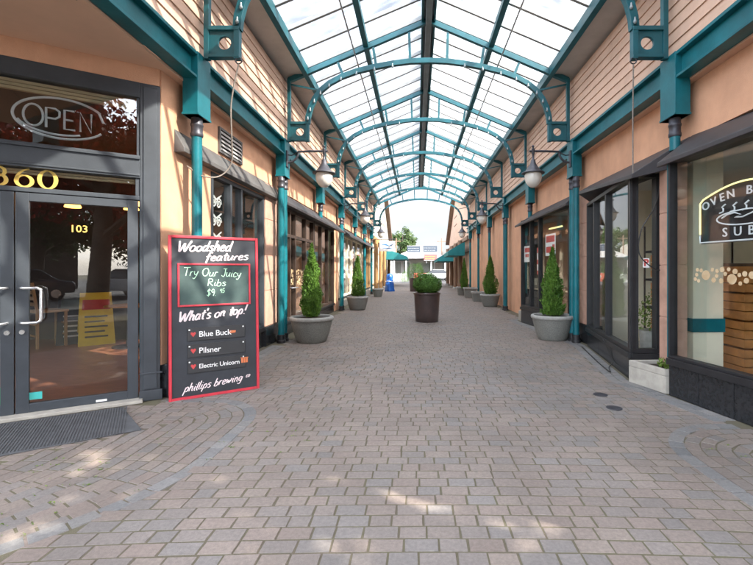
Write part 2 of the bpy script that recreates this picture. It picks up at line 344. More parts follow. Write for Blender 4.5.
def build_paving():
    verts = []; faces = []; tint = []
    TONES = [(0.206,0.170,0.148),(0.214,0.174,0.149),(0.199,0.169,0.150),(0.188,0.167,0.153),(0.176,0.165,0.157),(0.219,0.181,0.153),(0.206,0.164,0.141)]
    mt_ = [sum(t[i] for t in TONES)/len(TONES) for i in range(3)]; TONES = [tuple(t[i]*0.68 + mt_[i]*0.32 for i in range(3)) for t in TONES]
    GREY = [(0.172,0.168,0.164),(0.184,0.178,0.172),(0.164,0.164,0.163),(0.192,0.184,0.175)]
    def stone(c, pal, z=0.0):
        """c: four corners (x, y) counter-clockwise; a bevelled stone top"""
        cx = sum(p[0] for p in c)/4; cy = sum(p[1] for p in c)/4
        n = len(verts); tz = z + random.uniform(-0.0018, 0.0012); tx = random.uniform(-0.0015,0.0015)
        bev = 0.004
        for (x, y) in c: verts.append((x, y, -0.012))
        for i, (x, y) in enumerate(c):
            d = sqrt((x-cx)**2 + (y-cy)**2); k = 1 - bev*1.35/d
            verts.append((cx+(x-cx)*k, cy+(y-cy)*k, tz + (tx if i in (1,2) else -tx)))
        fs = [(n+4,n+5,n+6,n+7)] + [(n+i, n+(i+1) % 4, n+4+(i+1) % 4, n+4+i) for i in range(4)]
        faces.extend(fs); b = random.choice(pal); k = random.uniform(0.93, 1.07)
        tint.extend([(b[0]*k, b[1]*k, b[2]*k, 1)]*5)
    PADX, PADY = 1.86, 3.70                   # corner pads, mirrored about CX: x beyond CX+-PADX, y below PADY
    BW = 0.118
    def flare(y, left): return min(3.0, (0.45*max(0, 3.15-y)**2) if left else 0.16*max(0, 2.75-y)**2)
    def in_pad(x, y, grow=0.0):
        d = abs(x - CX) - (PADX - grow) - flare(y, x < CX); e = (PADY + (0.75 if x < CX else 0) + grow) - y
        R = 0.6 + grow
        if d < 0 or e < 0: return False
        if d < R and e < R: return (R-d)**2 + (R-e)**2 < R*R
        return True
    ringc = (0.27, 11.45)
    # border line of grey stones along the shop fronts: polyline per side
    right_line = [(3.40,1.4),(3.02,3.70),(2.80,4.72),(2.67,5.30),(3.12,7.75),(3.12,8.65),(2.78,11.3),(2.80,11.8),(3.16,12.0),(3.16,44)]
    left_line = [(-4.75,3.33),(-2.80,4.55),(-2.70,5.0),(-2.70,7.8),(-2.70,44)]
    def line_x(line, y):
        for (a, b) in zip(line, line[1:]):
            if min(a[1], b[1]) <= y <= max(a[1], b[1]) and a[1] != b[1]:
                return a[0] + (b[0]-a[0])*(y-a[1])/(b[1]-a[1])
        return line[0][0] if y < line[0][1] else line[-1][0]
    CO = 0.1055; GAP = 0.0045
    widths = [0.122, 0.150, 0.178, 0.150, 0.178, 0.19]
    y = 0.4; row = 0
    while y < 44:
        co = CO if y < 26 else CO*2
        x = -5.2 + random.uniform(0, 0.15) if y < 5.4 else -3.0 + random.uniform(0, 0.15)
        xl = line_x(left_line, max(y, 3.34)); xr = line_x(right_line, y)
        while x < 4.0:
            w = random.choice(widths)*(1 if y < 26 else 1.7)
            xm, ym = x + w/2, y + co/2
            ok = not in_pad(xm, ym, BW*0.35) and ((xm - ringc[0])**2 + (ym - ringc[1])**2 > 1.03**2)
            if y < 24 and (xm > xr - 0.17 or (xm < xl + 0.17 and y > 4.4)): ok = False
            if ok:
                bow = lambda px, py: py - 0.018*(px-0.1)**2*max(0, min(1, (5-py)/2.5))
                j = lambda: random.uniform(-0.0022, 0.0022)
                x0, x1, y0, y1 = x+GAP/2, x+w-GAP/2, y+GAP, y+co-GAP
                # large drifts of greyer stone
                pal = TONES
                dr = sin(xm*1.7+0.6*sin(ym*0.9)) + sin(ym*1.25+xm*0.6)
                if dr > 0.9 and random.random() < 0.6: pal = TONES[3:5]
                elif dr < -0.8 and random.random() < 0.55: pal = TONES[:2]+TONES[5:]
                stone([(x0+j(), bow(x0,y0)+j()), (x1+j(), bow(x1,y0)+j()), (x1+j(), bow(x1,y1)+j()), (x0+j(), bow(x0,y1)+j())], pal)
            x += w
        y += co; row += 1
    # ring of stones about the middle planter
    r = 0.30
    while r < 1.08:
        n = max(8, int(2*pi*(r+0.05)/0.115)); pal = GREY+TONES[:2] if r > 0.95 else TONES
        for k in range(n):
            a0 = 2*pi*k/n + r*7; a1 = a0 + 2*pi/n - 0.007/r
            stone([(ringc[0]+q*cos(a), ringc[1]+q*sin(a)) for q, a in ((r,a0),(r+0.098,a0),(r+0.098,a1),(r,a1))], pal)
        r += 0.105
    # corner pads: rings parallel to the outline
    def outline(sx, off, top):
        R = 0.6 - off if off < 0.55 else 0.05
        xe = CX + sx*(PADX + off); yt = top - off
        n_ = 24; pts = [(xe + sx*flare(0.2+(yt-R-0.2)*i/n_, sx < 0), 0.2+(yt-R-0.2)*i/n_) for i in range(n_)]
        for i in range(13):
            a = radians(90*i/12)
            pts.append((xe + sx*(R - R*cos(a)), yt - R + R*sin(a)))
        pts.append((CX + sx*6.2, yt)); return pts
    def along(pts, wv, step, pal, rot=0):
        acc = []; L = 0
        for (a, b) in zip(pts, pts[1:]):
            l = sqrt((b[0]-a[0])**2 + (b[1]-a[1])**2); acc.append((L, l, a, b)); L += l
        def at(sv):
            for (s0, l, a, b) in acc:
                if sv <= s0 + l + 1e-6 and l > 0:
                    k = (sv - s0)/l; return (a[0]+(b[0]-a[0])*k, a[1]+(b[1]-a[1])*k), ((b[0]-a[0])/l, (b[1]-a[1])/l)
            s0, l, a, b = acc[-1]; return b, ((b[0]-a[0])/max(l,1e-6), (b[1]-a[1])/max(l,1e-6))
        sv = 0
        while sv < L - step*0.5:
            w = step*random.uniform(0.8, 1.25); p, d = at(sv+0.003); q, e = at(min(L, sv + w - 0.004))
            yield p, d, q, e; sv += w
    for sx in (1, -1):
        top = PADY if sx > 0 else PADY + 0.75
        k = 0
        while k < 26:
            off = -BW + 0.0 if k == 0 else (k-1)*CO
            wv = BW - 0.006 if k == 0 else CO - 0.006
            pts = outline(sx, off, top)
            for p, d, q, e in along(pts, wv, 0.15, None):
                nrm = lambda v: (v[1]*sx, -v[0]*sx)
                a, b = nrm(d), nrm(e)
                c = [p, q, (q[0]+b[0]*wv, q[1]+b[1]*wv), (p[0]+a[0]*wv, p[1]+a[1]*wv)]
                cm = (sum(t[0] for t in c)/4, sum(t[1] for t in c)/4)
                if cm[1] < 0.4 or cm[0] > line_x(right_line, cm[1]) - 0.13 and sx > 0: continue
                if sx < 0 and cm[1] > 3.30 and cm[0] < -2.8 - (4.55-cm[1])/0.64 + 0.25: continue
                if sx < 0: c = c[::-1]
                stone(c, GREY if k == 0 else TONES, 0.003 if k == 0 else 0.0)
            k += 1
    # grey band along both shop fronts
    def band(line, sx, ylo, rows=2):
        for r_ in range(rows):
            pts = [(x - sx*(0.118*(r_+1)), y) for (x, y) in line if y >= ylo and y < 43]
            for p, d, q, e in along(pts, 0.112, 0.17, None):
                if q[1] > 26: break
                if abs(q[1]-p[1]) < 0.02 and abs(q[0]-p[0]) < 0.02: continue
                c = [p, (p[0]+sx*0.112, p[1]), (q[0]+sx*0.112, q[1]), q]
                if in_pad(p[0], p[1], BW) : continue
                if sx < 0: c = c[::-1]
                stone(c, GREY, 0.003)
    band(right_line + [(3.16,43)], 1, 3.6); band(left_line + [(-2.70,43)], -1, 4.5)
    me = bpy.data.meshes.new('paving'); me.from_pydata(verts, [], faces)
    at = me.attributes.new('tint', 'FLOAT_COLOR', 'FACE')
    at.data.foreach_set('color', [c for t in tint for c in t])
    me.materials.append(M['paver']); o = bpy.data.objects.new('paving', me); COL.objects.link(o); struct(o)
build_paving()
struct(MB().box(-60, 60, 44, 60, -0.02, 0.0).build('road', M['asphalt']))
struct(MB().box(-60, 60, -60, -4.5, -0.02, 0.0).build('parking_lot', M['asphalt']))
def hill():
    mb = MB(); n = 40; pts = []
    for i in range(n+1):
        x = -700 + 1400*i/n
        z = 26*math.exp(-((x-60)/150.0)**2) + 22*math.exp(-((x+420)/260.0)**2) + 18*math.exp(-((x-520)/200.0)**2) + 3*sin(x*0.05) + 6
        pts.append((x, z))
    vs = []
    for (x, z) in pts: vs += [(x, 800, -1), (x, 900, z), (x, 1150, -1)]
    mb.add(vs, [(i*3+k, i*3+3+k, i*3+4+k, i*3+1+k) for i in range(n) for k in (0,1)])
    struct(mb.build('hill', M['hill'], smooth=60))
hill()

# ------------------------------------------------------------------ buildings
def strip_siding(side, y0, y1):
    mb = MB(); z = 3.94; x = mir(side, 3.055); n = side
    k = 0
    while z < 5.12:
        h = 0.148
        p = [(x, 0, z), (x - n*0.004, 0, z + h + 0.01), (x + n*0.06, 0, z + h + 0.01), (x + n*0.06, 0, z)]
        p[0] = (x - n*0.022, 0, z)
        mb.prism([(a, y0, c) for (a, b, c) in p], (0, y1-y0, 0)); z += h; k += 1
    return mb

def tiled_pier(mb, x0, x1, y0, y1, z0, z1, h=0.62):
    n = max(1, round((z1-z0)/h)); hh = (z1-z0)/n
    mb.box(x0+0.01, x1-0.01, y0+0.01, y1-0.01, z0, z1)
    for i in range(n): mb.box(x0, x1, y0, y1, z0+i*hh+0.004, z0+(i+1)*hh-0.004)

def shop_window(parent, xf, x0, x1, zb, zs, zt, mull=(), fw=0.06, frame='blackm', base='black', joints=0.0, gl='glass', trans=(), thick=0.09):
    """a glazed front in the plane xf: base panel zb..zs, glass zs..zt, mullions at the x in mull, transoms at the heights in trans"""
    f = MB(xf)
    f.box(x0, x1, zs, zs+fw, -thick, 0.012); f.box(x0, x1, zt-fw, zt, -thick, 0.012)
    for x in (x0, x1-fw): f.box(x, x+fw, zs+fw, zt-fw, -thick, 0.012)
    for x in mull: f.box(x-fw/2, x+fw/2, zs+fw, zt-fw, -thick, 0.008)
    edges = [x0+fw] + [e for x in mull for e in (x-fw/2, x+fw/2)] + [x1-fw]
    for z in trans:
        for a, b in zip(edges[0::2], edges[1::2]): f.box(a, b, z-fw/2, z+fw/2, -thick, 0.006)
    w = f.build('shop_window', M[frame], parent, bevel=0.004)
    for a, b in zip(edges[0::2], edges[1::2]):
        zz = [zs+fw] + [q for z in trans for q in (z-fw/2, z+fw/2)] + [zt-fw]
        for c, d in zip(zz[0::2], zz[1::2]):
            MB(xf).box(a-0.004, b+0.004, c-0.004, d+0.004, -0.05, -0.042).build('pane', M[gl], w)
    if zs - zb > 0.05:
        b = MB(xf)
        if joints:
            n = max(1, round((x1-x0)/joints)); s_ = (x1-x0)/n
            for i in range(n): b.box(x0+i*s_+0.003, x0+(i+1)*s_-0.003, zb, zs-0.075, -0.08, 0.0)
            b.box(x0+0.004, x1-0.004, zb, zs-0.08, -0.085, -0.008)
        else: b.box(x0, x1, zb, zs-0.075, -0.08, 0.0)
        b.build('base_panel', M[base], w, bevel=0.004)
        s2 = MB(xf); s2.box(x0-0.005, x1+0.005, zs-0.072, zs-0.002, -0.10, 0.035)
        s2.build('sill', M['blackm'], w, bevel=0.005)
    return w

# ---- right-hand building
RB = thing('shop_building', (3.25, 5, 0), 'right-hand peach shop row with lap siding above and angled glass bays along the brick passage', 'building')
strip_siding(1, 1.0, 25.4).build('siding', M['siding'], RB)
mb = MB(); mb.box(3.117, 9.0, 1.0, 25.4, 5.12, 5.24); mb.build('roof', M['flash'], RB)
wb = MB()
wb.box(XW, XW+0.2, 1.0, 11.75, 2.96, 3.96)
wb.box(XW, XW+0.2, 12.35, 25.4, 0.0, 3.96); wb.box(XW, XW+0.2, 11.75, 12.35, 2.96, 3.96)
wb.box(XW+0.2, 9.0, 11.95, 12.15, 0, 5.05); wb.box(8.8, 9.0, 1.2, 25.2, 0, 5.11); wb.box(XW+0.2, 9.0, 1.0, 1.2, 0, 5.11); wb.box(XW+0.2, 9.0, 25.2, 25.4, 0, 5.05)
wb.build('wall', M['stucco'], RB)
for a in ((XW-0.03, XW+0.2, 7.83, 8.57, 0.36, 2.95), (XW-0.03, XW+0.2, 11.78, 12.40, 0.0, 2.95), (3.0, 3.13, 4.86, 5.20, 0.2, 2.72)):
    pier = MB(); tiled_pier(pier, *a); pier.build('pier', M['tile'], RB, bevel=0.004)
pb = MB(); pb.box(XW-0.05, XW+0.2, 7.80, 8.60, 0, 0.36); pb.build('pier_base', M['black'], RB, bevel=0.006)
sf = MB(); sf.box(3.15, XW+0.02, 1.0, 25.4, 3.60, 3.62); sf.build('soffit', M['soffit'], RB)

# bay by the near column (its outer corner nearest the camera), bay with the neon sign, bay beyond the double column
B0, B1 = Vector((3.14, 7.75, 0)), Vector((2.71, 5.32, 0))
xfB = plane_xf(B0, B1-B0); LB = (B1-B0).length
shop_window(RB, xfB, 0, LB, 0, 0.35, 2.62, mull=(0.52, 1.28), fw=0.055, joints=0.9, gl='glass')
xfBe = plane_xf((2.712, 5.318, 0), (1, 0, 0))
shop_window(RB, xfBe, 0.0, 0.36, 0.25, 0.35, 2.62, fw=0.05)
A0, A1 = Vector((2.82, 4.72, 0)), Vector((3.40, 1.60, 0))
xfA = plane_xf(A0, A1-A0); LA = (A1-A0).length
aw = shop_window(RB, xfA, 0.012, LA, 0, 0.42, 2.66, mull=(1.75,), fw=0.028, joints=0.42, frame='blackm', gl='glass')
xfAe = plane_xf((XW, 4.722, 0), (-1, 0, 0))
MB().box(2.815, 2.84, 4.705, 4.73, 0.42, 2.66).build('corner_trim', M['teal'], aw)
MB().box(2.85, XW, 4.715, 4.723, 0.42, 2.66).build('side_pane', M['glass'], aw)
C0, C1 = Vector((2.80, 11.3, 0)), Vector((3.14, 8.65, 0))
xfC = plane_xf(C0, C1-C0); LC = (C1-C0).length
shop_window(RB, xfC, 0, LC, 0, 0.42, 2.72, mull=(0.62, 1.15), fw=0.055, joints=0.9, gl='glass')
MB().box(2.81, XW, 11.3, 11.36, 0.0, 2.7).build('bay_end', M['blackm'], RB)
# sloping dark canopies over the bays
def canopy(parent, w0, w1, o0, o1, zt, z0, z1, zi, m='canopy', th=0.05):
    """w: wall ends, o: outer edge ends (x, y); zt wall top, z0/z1 outer edge heights, zi wall underside"""
    vs = [(w0[0],w0[1],zt),(w1[0],w1[1],zt),(o1[0],o1[1],z1),(o0[0],o0[1],z0),
          (w0[0],w0[1],zi),(w1[0],w1[1],zi),(o1[0],o1[1],z1-th),(o0[0],o0[1],z0-th)]
    return MB().add(vs, [(0,1,2,3),(7,6,5,4),(0,3,7,4),(1,5,6,2),(3,2,6,7),(0,4,5,1)]).build('canopy', M[m], parent, bevel=0.006)
canopy(RB, (XW,7.86), (XW,4.99), (3.02,7.84), (2.60,5.10), 2.99, 2.86, 2.56, 2.66)
canopy(RB, (XW,4.96), (XW+0.35,1.5), (2.74,4.80), (3.22,1.55), 2.99, 2.62, 2.72, 2.68)
canopy(RB, (XW,11.5), (XW,8.54), (2.66,11.45), (3.03,8.56), 2.97, 2.60, 2.76, 2.74)
# rooms behind the right-hand glass
ri = MB(); ri.box(3.3, 8.8, 1.2, 11.95, 0.0, 0.03); ri.build('interior_floor', M['greyfloor'], RB)
ri = MB(); ri.box(3.3, 8.8, 1.2, 11.95, 2.94, 3.0); ri.build('interior_ceiling', M['ceil'], RB)
ri = MB(); ri.box(6.1, 6.2, 1.2, 8.1, 0.03, 2.94); ri.box(3.46, 6.1, 8.15, 8.3, 0.03, 2.94); ri.box(5.6, 5.7, 8.3, 11.9, 0.03, 2.94); ri.build('interior_wall', M['cream'], RB)
ri = MB(); ri.box(3.30, 3.66, 5.02, 5.22, 0.03, 2.94); ri.build('interior_pillar', M['cream'], RB)
MB().box(3.285, 3.675, 5.005, 5.235, 0.66, 0.82).build('pillar_band', M['teal'], RB)
ri = MB(); ri.box(4.45, 6.1, 6.3, 6.4, 0.03, 1.5); ri.build('partition', M['brownlog'], RB)

# ---- left-hand building
XL = -2.80
LBd = thing('shop_building', (XL, 5, 0), 'left-hand peach shop row with dark bar entrance, vent grille and siding above teal beam', 'building')
strip_siding(-1, 1.0, 25.4).build('siding', M['siding'], LBd)
MB().box(-9.6, mir(-1, 3.117), 1.0, 25.4, 5.12, 5.24).build('roof', M['flash'], LBd)
P0 = Vector((XL, 4.58, 0)); DU = Vector((0.843, 0.539, 0))
xfD = plane_xf(P0, DU)
wb = MB()
wb.box(XL-0.2, XL, 4.60, 24.9+0.5, 3.02, 3.96)           # band over the shop fronts
wb.box(XL-0.2, XL, 4.60, 5.70, 0.36, 3.02); wb.box(XL-0.2, XL, 5.70, 7.66, 2.74, 3.02)
wb.box(XL-0.2, XL, 14.15, 14.95, 0.0, 3.02)
wb.box(-9.6, XL-0.2, 8.38, 8.52, 0, 5.05); wb.box(-9.6, XL-0.2, 14.4, 14.6, 0, 5.05); wb.box(-9.6, XL-0.2, 25.2, 25.4, 0, 5.05); wb.box(-9.6, -9.4, 0.2, 25.2, 0, 5.05)
wb.build('wall', M['stucco'], LBd)
fd = MB(xfD); fd.box(-6.5, -0.005, 3.40, 3.60, -0.2, 0.0); fd.build('fascia', M['stucco'], LBd)
pier = MB(); tiled_pier(pier, XL-0.2, XL+0.02, 7.70, 8.36, 0.36, 3.01); pier.build('pier', M['tile'], LBd, bevel=0.004)
for a, b in ((4.62, 5.72), (7.66, 8.40)):
    pb = MB(); pb.box(XL-0.2, XL+0.05, a, b, 0, 0.36); pb.build('pier_base', M['black'], LBd, bevel=0.006)
# soffit over the recessed corner: between the beam and the diagonal front
pts = [(mir(-1,3.15), 1.0), (mir(-1,3.15), 25.4), (XL-0.05, 25.4), (XL-0.05, 4.62), (-8.2, 1.2), (-8.2, 1.0)]
MB().prism([(x, y, 3.585) for x, y in pts], (0,0,0.03)).build('soffit', M['soffit'], LBd)
sj = MB()
for (a, b) in (((-2.75, 3.4), (-5.0, 1.1)), ((-4.2,3.6),(-2.75,1.9)), ((-5.6,2.7),(-4.2,1.1))):
    sj.bar([(a[0],a[1],3.5835),(b[0],b[1],3.5835)], 0.006, 0.004, wide=(0,0,1))
sj.build('soffit_joint', M['canopyl'], LBd)
MB().box(-3.72,-3.64,3.05,3.13,3.56,3.584).build('junction_box', M['flash'], LBd, bevel=0.006)

# bar entrance: slate frame, upper window, transom light, two doors
e = MB(xfD)
e.box(-0.185, 0.0, 0.0, 3.40, -0.16, 0.0)                # right post
e.box(-0.155, -0.03, 0.12, 3.36, 0.001, 0.018)
e.box(-0.19, 0.02, 0.0, 0.11, 0.0, 0.03); e.box(-0.19, 0.02, 0.28, 0.30, 0.0, 0.022)
e.box(-6.4, -0.185, 3.24, 3.40, -0.14, 0.0)
e.box(-6.4, -0.185, 2.38, 2.62, -0.14, 0.0); e.box(-6.4, -0.185, 2.40, 2.42, 0.0, 0.012); e.box(-6.4, -0.185, 2.575, 2.605, 0.0, 0.02)
e.box(-2.30, -0.185, 2.145, 2.19, -0.12, -0.01)
e.box(-2.42, -2.30, 0.0, 2.38, -0.14, 0.0); e.box(-3.3, -3.2, 2.62, 3.24, -0.12, -0.01)
e.box(-0.225, -0.185, 2.19, 2.38, -0.10, -0.02); e.box(-0.215, -0.185, 2.62, 3.24, -0.10, -0.02)
e.box(-6.4, -2.42, 0.0, 0.45, -0.14, 0.0); e.box(-6.4, -6.3, 0.45, 2.38, -0.14, 0.0)
ent = e.build('entrance_frame', M['slate'], LBd, bevel=0.005)
MB(xfD).box(-3.2, -0.215, 2.62, 3.24, -0.07, -0.06).build('upper_pane', M['glassd'], ent)
MB(xfD).box(-6.3, -3.3, 2.62, 3.24, -0.07, -0.06).build('upper_pane', M['glassd'], ent)
MB(xfD).box(-2.30, -0.225, 2.19, 2.38, -0.07, -0.06).build('transom_pane', M['glassd'], ent)
MB(xfD).box(-6.3, -2.42, 0.45, 2.38, -0.07, -0.06).build('side_pane', M['glassd'], ent)
b = MB(xfD)
for i in range(3): b.box(-3.18, -0.22, 3.13+0.035*i, 3.158+0.035*i, -0.13, -0.09)
b.build('blind', M['blind'], ent)
b = MB(xfD)
for i in range(2): b.box(-2.28, -0.23, 2.325+0.026*i, 2.347+0.026*i, -0.12, -0.09)
b.build('transom_blind', M['blind'], ent)
def gl_door(x0, x1, handle_x, hs):
    f = MB(xfD); st = 0.095
    f.box(x0, x0+st, 0.035, 2.14, -0.075, -0.02); f.box(x1-st, x1, 0.035, 2.14, -0.075, -0.02)
    f.box(x0+st, x1-st, 0.035, 0.12, -0.075, -0.02); f.box(x0+st, x1-st, 2.06, 2.14, -0.075, -0.02)
    d = f.build('door', M['slate'], LBd, bevel=0.004)
    MB(xfD).box(x0+st-0.005, x1-st+0.005, 0.115, 2.065, -0.055, -0.047).build('pane', M['glassd'], d)
    h = MB(xfD); hp = [(handle_x, 1.23, -0.03), (handle_x, 1.23, 0.03), (handle_x+hs*0.03, 1.23, 0.055), (handle_x+hs*0.12, 1.23, 0.06), (handle_x+hs*0.145, 1.215, 0.06), (handle_x+hs*0.15, 1.19, 0.06), (handle_x+hs*0.15, 0.94, 0.06),
          (handle_x+hs*0.145, 0.915, 0.06), (handle_x+hs*0.12, 0.90, 0.06), (handle_x+hs*0.03, 0.90, 0.055), (handle_x, 0.90, 0.03), (handle_x, 0.90, -0.03)]
    h.tube(hp, 0.0145, 10).build('handle', M['chrome'], d, smooth=50)
    lk = MB(xfD); lk.lathe([(0.0,0.0),(0.028,0.0),(0.028,0.012),(0.0,0.014)], c=(0,0,0), seg=16)
    lk2 = MB(); lk2.v = [Vector(xfD(handle_x, 0.81 , -0.021) ) + (v - Vector(xfD(0,0,0))) for v in lk.v]; lk2.f = lk.f
    lk3 = MB(xfD)
    ring = [(0.026*cos(2*pi*k/16), 0.026*sin(2*pi*k/16)) for k in range(16)]
    lk3.prism([(handle_x+a, 0.81+b_, -0.022) for a, b_ in ring], (0,0,0)) if False else None
    lk3.add([(handle_x+a, 0.81+b_, -0.021) for a, b_ in ring] + [(handle_x+a*0.8, 0.81+b_*0.8, -0.005) for a, b_ in ring],
            [(k, (k+1) % 16, 16+(k+1) % 16, 16+k) for k in range(16)] + [tuple(range(16, 32))])
    lk3.build('lock', M['chrome'], d)
    return d
d1 = gl_door(-1.168, -0.200, -1.12, 1); d2 = gl_door(-2.145, -1.178, -1.225, -1)
MB(xfD).box(-1.10, -0.98, 0.15, 0.22, -0.046, -0.043).build('sticker', M['tealst'], d1)
MB(xfD).box(-1.32, -1.275, 0.14, 0.30, -0.046, -0.043).build('sticker', M['green'], d2)
MB(xfD).box(-0.56,-0.47,0.05,0.07,-0.019,-0.012).build('door_label', M['white'], d1)
t = MB(xfD); text(t, '103', -0.70, 1.812, 0.100, z=-0.044, bold=0.001); t.build('suite_number', M['gold'], d1)
MB(xfD).box(-2.4, -0.16, 0.0, 0.035, -0.16, 0.10).build('threshold', M['concrete'], LBd, bevel=0.006)
# gold house number with thick and thin strokes
z0 = 2.285
def digit(cx, what):
    num = MB(xfD)
    k = 0.086
    if what == '0':
        o = arc_pts(cx, z0, k*0.72, k, 90, 450, 36)
        w = [0.010 + 0.024*abs(cos(radians(90+360*i/36))) for i in range(37)]; num.ribbon(o, w, -0.003)
    if what == '6':
        o = arc_pts(cx, z0-k*0.36, k*0.66, k*0.62, 90, 450, 30); num.ribbon(o, [0.010+0.022*abs(cos(radians(90+360*i/30))) for i in range(31)], -0.003)
        o = arc_pts(cx+k*0.65, z0-k*0.30, k*1.28, k*1.32, 182, 100, 14); num.ribbon(o, [0.032-0.022*i/14 for i in range(15)], -0.003)
    if what == '3':
        o = arc_pts(cx-0.01, z0+k*0.50, k*0.55, k*0.50, 150, -80, 20); num.ribbon(o, [0.010+0.018*max(0,cos(radians(150-230*i/20))) for i in range(21)], -0.003)
        o = arc_pts(cx-0.01, z0-k*0.42, k*0.66, k*0.58, 85, -150, 20); num.ribbon(o, [0.010+0.022*max(0,cos(radians(85-235*i/20))) for i in range(21)], -0.003)
    num.v = [v + Vector((0.539,-0.843,0))*(-0.054) for v in num.v]
    num.build('house_numeral', M['gold'], ent)
for cx, w_ in ((-1.285,'3'), (-1.112,'6'), (-0.940,'0')): digit(cx, w_)
# neon OPEN in the upper window
nm = MB(xfD)
def loop2(pts, r=0.011, z=-0.10): nm.tube([(x, y, z) for x, y in pts], r, 8)
ox, oy = -0.84, 2.915
loop2([(ox+0.335,oy+0.015),(ox+0.30,oy+0.11)] + arc_pts(ox, oy, 0.365, 0.20, 32, 180, 22) + arc_pts(ox, oy, 0.365, 0.20, 183, 330, 22), 0.0125)
loop2(arc_pts(ox-0.02, oy-0.0, 0.33, 0.165, 200, 300, 16))
loop2(arc_pts(ox-0.215, oy, 0.073, 0.105, 0, 360, 22))
loop2([(ox-0.12,oy-0.105),(ox-0.12,oy+0.09),(ox-0.05,oy+0.09),(ox-0.018,oy+0.065),(ox-0.018,oy+0.015),(ox-0.05,oy-0.01),(ox-0.12,oy-0.01)])
loop2([(ox+0.10,oy+0.09),(ox+0.02,oy+0.09),(ox+0.02,oy-0.10),(ox+0.105,oy-0.10)]); loop2([(ox+0.02,oy-0.005),(ox+0.09,oy-0.005)])
loop2([(ox+0.145,oy-0.105),(ox+0.145,oy+0.09),(ox+0.235,oy-0.105),(ox+0.235,oy+0.09)])
o = nm.build('neon_sign', M['neon'], smooth=60, base=xfD(ox, oy, -0.1)); tag(o, 'unlit oval neon OPEN sign hanging in the dark upper window of the bar entrance', 'neon sign')

# window behind the chalkboard, vent, canopy on the left wall
xfW = lambda yy: plane_xf((XL, yy, 0), (0,1,0))
shop_window(LBd, xfW(5.70), 0.0, 1.97, 0, 0.36, 2.74, mull=(0.62, 1.0), fw=0.06, frame='slate', gl='glassd', trans=())
# etched scroll panel inside that window
sc = MB(xfW(5.70)); random.seed(3)
for i in range(7):
    zc = 0.75 + i*0.27
    for s_ in (-1, 1):
        sp = [(0.36 + s_*(0.10 + 0.085*(1-k/16.0)*cos(k*0.75) - 0.02), zc + 0.085*(1-k/18.0)*sin(k*0.75)) for k in range(15)]
        sc.ribbon(sp, [0.022]*15, 0.006)
    sc.ribbon([(0.20, zc+0.13), (0.36, zc+0.05), (0.52, zc+0.13)], [0.02]*3, 0.006)
sc.v = [v + Vector((-0.10,0,0)) for v in sc.v]
tag(sc.build('lattice_screen', M['white'], base=(XL-0.1, 6.05, 0.6)), 'white scrollwork screen standing in the dark window behind the chalkboard', 'screen')
vent = MB(); vent.box(XL, XL+0.03, 5.90, 5.94, 3.06, 3.42); vent.box(XL, XL+0.03, 6.63, 6.67, 3.06, 3.42); vent.box(XL, XL+0.03, 5.94, 6.63, 3.39, 3.42); vent.box(XL, XL+0.03, 5.94, 6.63, 3.06, 3.09)
v0 = vent.build('vent', M['canopyl'], LBd)
MB().box(XL+0.001, XL+0.004, 5.94, 6.63, 3.09, 3.39).build('vent_back', M['blackm'], v0)
for i in range(5):
    z = 3.10 + i*0.058
    MB().prism([(XL+0.004,5.94,z+0.045),(XL+0.032,5.94,z),(XL+0.036,5.94,z+0.006),(XL+0.008,5.94,z+0.051)], (0,0.69,0)).build('slat', M['flash'], v0)
canopy(LBd, (XL,4.84), (XL,8.28), (XL+0.11,4.86), (XL+0.11,8.26), 3.03, 2.82, 2.82, 2.76, 'canopyl')
canopy(LBd, (XL,8.60), (XL,14.1), (XL+0.13,8.62), (XL+0.40,14.08), 3.0, 2.80, 2.66, 2.74)
canopy(LBd, (XL,14.98), (XL,24.6), (XL+0.40,15.0), (XL+0.34,24.6), 2.98, 2.66, 2.66, 2.74)
# bronze shop front with a pair of doors, then a paler front
shop_window(LBd, xfW(8.52), 0.0, 2.85, 0, 0.30, 2.74, mull=(0.75, 1.15, 2.05), fw=0.07, frame='bronze', base='black', gl='glassd', trans=(2.15,))
shop_window(LBd, xfW(11.40), 0.0, 2.74, 0, 0.30, 2.74, mull=(0.9, 1.8), fw=0.07, frame='bronze', gl='glass')
hd = MB(); hd.tube([(XL+0.01,9.62,1.0),(XL+0.07,9.62,1.0),(XL+0.07,9.30,1.0),(XL+0.01,9.30,1.0)], 0.016, 8); hd.build('push_bar', M['chrome'], LBd, smooth=50)
shop_window(LBd, xfW(14.98), 0.0, 3.1, 0, 0.40, 2.74, mull=(1.0, 2.0), fw=0.07, frame='cream', base='pale', gl='glass')
shop_window(LBd, xfW(18.10), 0.0, 3.1, 0, 0.40, 2.74, mull=(1.5,), fw=0.07, frame='cream', base='pale', gl='glass')
shop_window(LBd, xfW(21.25), 0.0, 3.6, 0, 0.40, 2.74, mull=(1.2, 2.4), fw=0.07, frame='logwood', base='pale', gl='glass')
